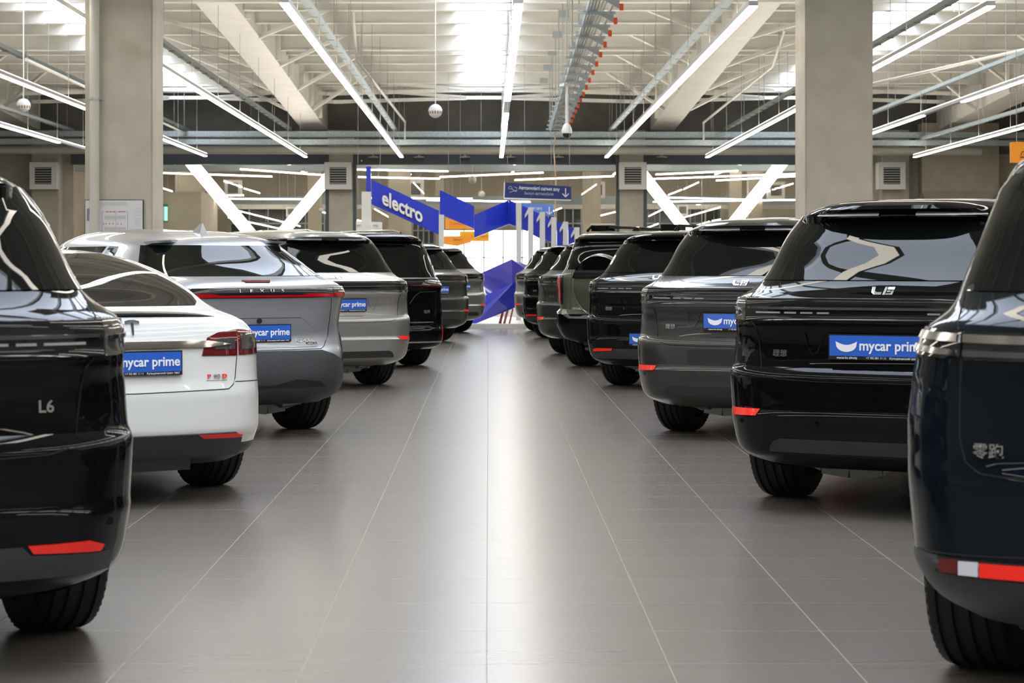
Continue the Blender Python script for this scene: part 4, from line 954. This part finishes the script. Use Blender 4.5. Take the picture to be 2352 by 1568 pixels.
LT = [(350,397,625,406,94,5),(552,389,748,403,97,5),(820,390,1030,394,97,5),(822,407,1010,411,94,5),(1010,407,1248,397,94,5),(1182,414,1410,405,97,5),(1484,412,1850,399,94,5),(1506,401,1695,393,97,5),(1645,415,1850,404,98,5),
      (350,451,560,449,108,5),(350,456,700,458,105,5),(850,455,1085,457,108,5),(980,460,1218,464,106,5),(1500,464,1850,459,105,5),(1528,454,1715,459,108,5)]
side_name = ['upper','high','low','middle','lower','short','long','faint','near','slanting','wide','narrow','even','dim','last']
for i,(u0,v0,u1,v1,Z,wp) in enumerate(LT):
    where = 'left of the glowing braces' if u1 < 640 else 'behind the left braces' if u1 < 760 else 'over the electro sign' if u1 < 1100 else 'over the folded blue sign' if u1 < 1300 else 'near the hanging blue sign' if u1 < 1450 else 'behind the right braces'
    lat(u0,v0,u1,v1,Z,'%s crosswise light line %s in the far hall' % (side_name[i], where), True, wp)
LS = [(350,425,396,440),(514,416,556,430),(560,433,597,444),(950,420,974,445),(1535,448,1566,436),(1570,435,1605,419),(1752,443,1768,438),(1774,436,1822,422),(1336,447,1370,424),
      (530,480,690,520),(690,476,830,508),(524,500,640,525),(860,480,930,520),(1490,497,1545,470),(1545,507,1655,476),(1585,523,1630,509),(1635,508,1655,504),(1340,505,1450,478),(1480,526,1512,514),(1290,478,1230,500),(600,462,655,468),(1600,470,1655,466)]
nm = ['shortest','second','third','fourth','fifth','sixth','seventh','eighth','ninth','tenth']
for i,(u0,v0,u1,v1) in enumerate(LS):
    Zb_ = 112 if v0 < 450 else 124
    side = 'left' if u0 < 1122 else 'right'
    lat(u0,v0,u1,v1,Zb_,'short slanting far light, %s-hand side, %s' % (side, ['by the left column top','by the far left vent, upper','by the far left vent, lower','in front of the vent over the electro panel','right of far right column, lower piece','right of far right column, upper piece','at the right brace','in front of the vent by the right column','above the roof-lamp car','crossing the left brace foot','beside the left brace foot','lowest of the left bunch','behind the electro letters','left of the right brace top','longest between the right braces','by the potted tree','beside the potted tree, tiny','over the black roof','right under the brace','by the second blue sign','glowing bunch at left','glowing bunch at right'][i]), True, 4.5 if v0 < 450 else 4)
for i,(z,Z,hh,m_) in enumerate(((6.05,99,.30,galv_perf),(5.2,122,.5,galv_perf),(4.95,126,.35,pipe_m))):
    o = MB().box(-24.05,24.05,Z,Z+.4,z-hh/2,z+hh/2).build('cable_tray', m_); tag(o, ['upper','middle','lowest'][i]+' crosswise tray in the far hall', 'cable tray')
# glazed dark rooms of the far wall
dkw = mat('dark_glazing', (.05,.055,.05), .15)
for i,(u0,u1,v0,v1) in enumerate(((530,745,470,600),(1480,1655,470,600),(948,1010,470,560),(1240,1335,470,600))):
    a = at(u0,v0,129); b = at(u1,v1,129); o = MB().box(a.x,b.x,129,129.2,b.z,a.z).build('window_%d' % (9+i), dkw); struct(o)
    mb = MB(); n = 5
    for k in range(n+1): x = a.x+(b.x-a.x)*k/n; mb.box(x-.04,x+.04,128.9,129,b.z,a.z)
    for f in (.0,.33,.66,1): z = a.z+(b.z-a.z)*f; mb.box(a.x,b.x,128.9,129,z-.04,z+.04)
    mb.build('mullion', galv, o)
# potted tree
tp = at(1698,560,100); tr = empty('potted_tree', (tp.x,100,0)); tag(tr, 'bushy green potted tree behind the graphite car, between brace and right column', 'tree')
MB().lathe([(.25,0),(.36,.6),(.34,.62)], 20).build('pot', mat('pot_grey',(.3,.3,.3),.6), tr, True)
MB().tube([(0,0,.5),(.02,0,1.4),(0,0,2.4)], .05, 8).build('trunk', mat('bark',(.12,.08,.05),.9), tr, True)
mb = MB(); rnd = random.Random(3)
for i in range(2600):
    while True:
        q = Vector((rnd.uniform(-1,1),rnd.uniform(-1,1),rnd.uniform(-1,1)))
        if .35 < q.length < 1: break
    rr = 1.0+.18*math.sin(q.x*7)+.15*math.cos(q.z*9+q.x*4); c = Vector((q.x*1.02*rr, q.y*.9*rr, 2.55+q.z*.95*rr+.35*max(0,.4-abs(q.x+.1))))
    a = Vector((rnd.uniform(-1,1),rnd.uniform(-1,1),rnd.uniform(-1,1))).normalized(); b = a.orthogonal().normalized()
    mb.poly([c-a*.07, c+b*.032, c+a*.07, c-b*.032], [(0,1,2,3)])
mb.build('foliage', leaf_m, tr)
# ------------------------------------------------------------------ signs
def panel(name, pts, Z, th, m, label=None, cat=None, parent=None, group=None, edge=None):
    P = [at(u,v,Z) for u,v in pts]; me = MB().prism([(p.x,p.z) for p in P], Z, Z+th); o = me.build(name, m, parent)
    if label: tag(o, label, cat, group)
    return o
def stext(body, u, v, Z, hpx, m, parent, rotdeg=0, shear=0, bold=0., sx=1, wpx=None):
    p = at(u,v,Z); size = hpx*Z/FPX/.7; me = text_mesh(body, size, .004, bold*size)
    if wpx:
        xs = [q.co.x for q in me.vertices]; k = (wpx*Z/FPX)/(max(xs)-min(xs))
        for q in me.vertices: q.co.x *= k
    if shear:
        for q in me.vertices: q.co.y += shear*q.co.x
    o = link('lettering', me, m, parent); o.location = p; o.rotation_euler = (R(90),0,0); return o
# hanging blue direction sign
ZS = 50
s = panel('direction_sign', [(1160,418.5),(1312,428.5),(1312,458.5),(1159,453.5)], ZS, .25, blue_dk, 'hanging navy sign with key icon, Kazakh and Russian text and a down arrow', 'sign')
panel('side_edge', [(1157.5,418),(1160,418.5),(1159,454.5),(1156.5,453.5)], ZS, .25, white_pl, parent=s)
panel('bottom_edge', [(1157,453.5),(1312,458.5),(1312,460),(1157,457)], ZS-.02, .3, white_pl, parent=s)
lt = mat('sign_white', (.80,.82,.86), .4); lt2 = mat('sign_grey', (.42,.47,.60), .4)
stext('Автокөлікті сатып алу', 1238.5, 433.5, ZS-.01, 7.2, lt, s, shear=-.045, bold=.014, wpx=94)
stext('Выкуп автомобиля', 1238, 445, ZS-.01, 6.2, lt2, s, shear=-.04, wpx=66)
def arrow(u,v,h,Z,parent,m):
    k = Z/FPX; p = at(u,v,Z); mb = MB(); y = Z-.012
    mb.bar((p.x,y,p.z+h*.5*k),(p.x,y,p.z-h*.5*k),.02,2.0*k,up=(1,0,0))
    for sg in (-1,1): mb.bar((p.x+sg*8*k*h/22,y,p.z-h*.12*k),(p.x,y,p.z-h*.5*k),.02,2.0*k,up=(0,0,1))
    return mb.build('arrow', m, parent)
arrow(1299,442,20,ZS,s,lt)
k_ = ZS/FPX; mb = MB(); p = at(1172,431,ZS-.012)
mb.tube([p+Vector((4*k_*math.cos(t),0,3*k_*math.sin(t))) for t in [2*math.pi*i/14 for i in range(15)]], .006, 5)
mb.tube([p+Vector((3*k_,0,-2*k_)), p+Vector((13*k_,0,-9*k_)), p+Vector((16*k_,0,-7*k_))], .008, 5).tube([p+Vector((9*k_,0,2*k_)), p+Vector((16*k_,0,-1*k_)), p+Vector((14*k_,0,-6*k_)), p+Vector((6*k_,0,-8*k_)), p+Vector((-2*k_,0,-11*k_))], .007, 5)
mb.build('key_icon', lt2, s)
MB().tube([at(1166,418,ZS+.1),(at(1166,418,ZS).x,ZS+.1,8.76)],.006,5).tube([at(1308,428,ZS+.1),(at(1308,428,ZS).x,ZS+.1,8.76)],.006,5).build('hanger_wire', wire_m, s)
s = panel('direction_sign', [(1198,467),(1271,471),(1271,496),(1205,492)], 70, .2, blue_lt, 'second lighter blue hanging sign with a down arrow, behind the white posts', 'sign')
stext('лікті сату', 1230, 478.5, 69.99, 6, white_let, s, bold=.015, wpx=30); arrow(1261.5,484,18,70,s,white_let)
MB().tube([at(1266,471,70.1),(at(1266,471,70).x,70.1,8.76)],.007,5).tube([at(1205,468,70.1),(at(1205,468,70).x,70.1,8.76)],.007,5).build('hanger_wire', wire_m, s)
# orange signs
s = panel('orange_sign', [(1023,499),(1070,512),(1090,526),(1023,526)], 78, .2, orange_m, 'orange hanging sign, upper one behind the folded blue sign', 'sign'); stext('◫ ооооо', 1050, 513, 77.98, 6, mat('orange_dark',(.5,.13,.01),.5), s)
MB().tube([at(1030,500,78.1),(at(1030,500,78).x,78.1,8.76)],.007,5).build('hanger_wire', wire_m, s)
s = panel('orange_sign', [(1020,542),(1082,541),(1082,556),(1050,565),(1020,561)], 76, .25, orange_m, 'orange sign with a car icon, lowest and leftmost, above the far window', 'sign'); stext('Маркет', 1052, 550, 75.98, 4, MT['orange_dark'], s)
MB().tube([at(1030,542,76.1),(at(1030,542,76).x,76.1,8.76)],.007,5).build('hanger_wire', wire_m, s)
s = panel('orange_sign', [(1056,531),(1123,531),(1123,554),(1056,554)], 80, .25, mat('yellow_orange_sign',(.95,.45,.01),.5), 'yellow-orange sign just under the point of the folded blue sign', 'sign'); stext('ооо', 1080, 543, 79.98, 5, MT['orange_dark'], s); stext('Онлайн', 1112, 542, 79.98, 4, MT['orange_dark'], s)
MB().tube([at(1057,531,80.1),(at(1057,531,80).x,80.1,8.76)],.007,5).build('hanger_wire', wire_m, s)
s = panel('orange_sign', [(2325,326),(2400,326),(2400,376),(2325,373)], 30, .15, orange_m, 'orange hanging sign cut by the right edge of the photo', 'sign')
p = at(2345,356,29.98); MB().tube([p, p+Vector((.02,0,.05)), p+Vector((.12,0,.06))], .006, 5).tube([p+Vector((-.01,0,-.03)),p+Vector((.12,0,-.03))],.006,5).build('car_icon', black_m, s)
MB().tube([at(2335,326,30.1),(at(2335,326,30).x,30.1,8.76)],.006,5).build('hanger_wire', wire_m, s)
s = panel('orange_sign', [(1835,440),(1900,440),(1900,474),(1835,474)], 100, .2, orange_m, 'orange panel peeking out left of the right concrete column', 'sign'); MB().tube([at(1840,441,100.1),(at(1840,441,100).x,100.1,8.76)],.015,5).build('hanger_wire', wire_m, s)
s = panel('white_sign', [(818,507),(877,510),(877,537),(818,537)], 62, .15, white_pl, 'white hanging sign with grey letters behind the white pylon', 'sign')
gtx = mat('grey_letters', (.2,.2,.22), .5)
stext('мет', 824, 517, 61.98, 4, gtx, s); stext('тер', 863, 518, 61.98, 5, gtx, s, bold=.01)
p = at(869,531,61.98); MB().tube([p+Vector((.05*math.cos(t)*1.2,0,.05*math.sin(t))) for t in [math.pi*i/8 for i in range(9)]],.005,5).box(p.x-.08,p.x+.08,61.97,61.99,p.z-.05,p.z).build('car_icon', gtx, s)
MB().tube([at(822,507,62.1),(at(822,507,62).x,62.1,8.76)],.006,5).tube([at(873,510,62.1),(at(873,510,62).x,62.1,8.76)],.006,5).build('hanger_wire', wire_m, s)
s = panel('white_sign', [(1356,513),(1412,513),(1412,528),(1356,528)], 98, .15, white_pl, 'white sign with small text above the roof lamps of the olive SUV', 'sign'); stext('ЖҮРГІЗУ ОРТАЛЫҒЫ', 1384, 520, 97.98, 4, gtx, s, wpx=50)
MB().tube([at(1360,513,98.1),(at(1360,513,98).x,98.1,8.76)],.006,5).build('hanger_wire', wire_m, s)
# ------------------------------------------------------------------ blue display stand at the end of the aisle
ZD = 44.6; ZL = 42
zf = lambda zx, zy: (780+.2806*zx, 340+.2806*zy)
G = 'pieces of the blue display'
o = panel('blue_mast', [(841,382),(851.6,382),(851.6,440),(841,440)], ZD, .12, blue_sign, 'short blue mast on top of the white pylon left of the electro sign', 'sign', group=G)
base = at(841,440,ZD)
o = panel('white_pylon', [(830.5,440),(851.6,440),(851.6,620),(830.5,620)], ZD-.02, .25, white_pl, 'wide white pylon carrying the left end of the electro sign', 'post')
me = o.data
for v in me.vertices:
    if v.co.z < 1.6: v.co.z = 0
MB().box(base.x-.11,base.x-.09,ZD-.06,ZD-.02,3.6,3.63).build('socket', galv, o)
o = panel('electro_sign', [zf(*q) for q in ((262,258),(812,512),(812,708),(262,460))], ZD, .10, blue_sign, 'slanting blue panel with white letters electro', 'sign', group=G)
stext('electro', 924, 475.5, ZD-.05, 32, white_let, o, shear=-.47, bold=.03, wpx=93).data
dkb = mat('letter_shadow_side', (.02,.025,.20), .4)
q = stext('electro', 924.5, 477.5, ZD-.015, 32, dkb, o, shear=-.47, bold=.035, wpx=94); q.name = 'letter_shadow'  # darker, lower copy behind the letters; their shade put in as colour
def post(u, top, label, wpx=11.5, hook=True):
    a = at(u-wpx/2,top,ZD); b = at(u+wpx/2,top,ZD); mb = MB().box(a.x,b.x,ZD-.06,ZD+.10,.07,a.z)
    o = mb.build('white_post', post_m); tag(o, label, 'post', 'white posts of the display')
    if hook: MB().prism([(a.x+.005,a.z-.01),(a.x-.075,a.z-.17),(a.x-.075,a.z-.24),(a.x+.005,a.z-.13)], ZD-.05, ZD+.08).build('hook', post_m, o)
o = post(1014, 493, 'white post between the electro sign and the folded blue panel', 12, False)
folded = empty('folded_blue_sign', (0,ZD,0)); tag(folded, 'folded dark blue sign shaped like a downward arrow between posts', 'sign', G)
def fold(pts, dy0, dy1, th=.08, parent=folded, name='panel', m=blue_sign):
    # a panel whose left edge stands at ZD+dy0 and right edge at ZD+dy1
    us = [zf(*q)[0] for q in pts]; lo, hi = min(us), max(us); vs = []
    for q in pts:
        u, v = zf(*q); k = (u-lo)/(hi-lo); Y = ZD+dy0+(dy1-dy0)*k; p = at(u,v,Y); vs.append((p.x,p.y-ZD if parent is folded else p.y,p.z))
    n = len(vs); vs2 = [(x,y+th,z) for x,y,z in vs]
    return MB().poly(vs+vs2, [tuple(range(n)), tuple(range(2*n-1,n-1,-1))]+[(i,i+n,(i+1)%n+n,(i+1)%n) for i in range(n)]).build(name, m, parent)
fold([(820,342),(1100,475),(1100,660),(820,540)], 0, -.3)
fold([(1102,548),(1385,425),(1385,622),(1102,735)], -.3, .5)
fold([(1386,425),(1442,447),(1442,640),(1386,622)], .5, 0)
for i,(a,b,c_,d_) in enumerate((((1492,470),(1542,490),(1542,685),(1492,662)),((1585,512),(1635,535),(1635,738),(1585,712)),((1680,555),(1731,578),(1731,772),(1680,748)),((1778,598),(1826,610),(1826,812),(1778,792)),((1872,636),(1922,660),(1922,860),(1872,830)))):
    fold([a,b,c_,d_], .02, .02)
for i,(u,tp_) in enumerate(((1191.5,464.5),(1219,476),(1246,486.5),(1272,498.5),(1299,509),(1325,522))):
    post(u, tp_, 'white post of the display, %s of the descending row' % ['first and tallest','second','third','fourth','fifth','sixth and lowest'][i], hook=i>0)
plinth = MB().box(-1.72,.78,41.75,48.2,0,.10).build('display_plinth', white_pl); tag(plinth, 'low white platform under the blue display at the end of the aisle', 'platform')
bs = mat('blue_glass_panel', (.03,.045,.52), .04, coat=1); bs2 = mat('violet_glass_panel', (.045,.04,.36), .03, coat=1); bs3 = mat('deep_blue_panel', (.012,.010,.30), .1, coat=1)
low = empty('faceted_blue_display', (0,ZL,0)); tag(low, 'glossy faceted blue panel sculpture standing on the white platform', 'display')
def facet(P, m):
    vs = []
    for zx,zy,dy in P:
        u, v = zf(zx,zy); p = at(u,v,ZL+dy); vs.append((p.x,p.y-ZL,p.z))
    n = len(vs); c = sum((Vector(v) for v in vs), Vector())/n; nn = (Vector(vs[1])-Vector(vs[0])).cross(Vector(vs[2])-Vector(vs[0])).normalized()
    if nn.y < 0: nn = -nn
    vs2 = [tuple(Vector(v)+nn*.03) for v in vs]
    MB().poly(vs+vs2, [tuple(range(n)), tuple(range(2*n-1,n-1,-1))]+[(i,i+n,(i+1)%n+n,(i+1)%n) for i in range(n)]).build('facet', m, low)
facet([(1150,1025,.8),(1410,908,.5),(1416,1112,.15),(1200,1200,.45)], bs2)
facet([(1410,908,.5),(1580,972,.9),(1540,1005,.6),(1416,1112,.15)], bs3)
facet([(1200,1200,.45),(1416,1112,.15),(1420,1312,.35),(1110,1438,.1),(1040,1438,.1),(1130,1350,.3)], bs)
facet([(1416,1112,.15),(1540,1005,.6),(1500,1100,.5),(1440,1300,.4),(1420,1312,.35)], bs)
rods = empty('maroon_rods', (0,ZL,0)); tag(rods, 'thin maroon rods under the blue facets', 'stand')
for a,b in (((1330,1350),(1308,1432)),((1338,1345),(1318,1432)),((1372,1328),(1345,1432)),((1418,1318),(1390,1435)),((1378,1330),(1350,1436))):
    p, q = at(*zf(*a),ZL+.3), at(*zf(*b),ZL+.1); MB().tube([(p.x,p.y-ZL,p.z),(q.x,q.y-ZL,max(q.z,.10))], .018, 8).build('rod', red_rod, rods)
wb_ = MB().box(at(1010,500,ZD+3).x, at(1330,500,ZD+3).x, ZD+3.0, ZD+3.05, .1, .42).build('white_screen', white_pl); tag(wb_, 'low white backing board behind the blue sculpture', 'board')
# a person photographing would be a reflection only: none is built
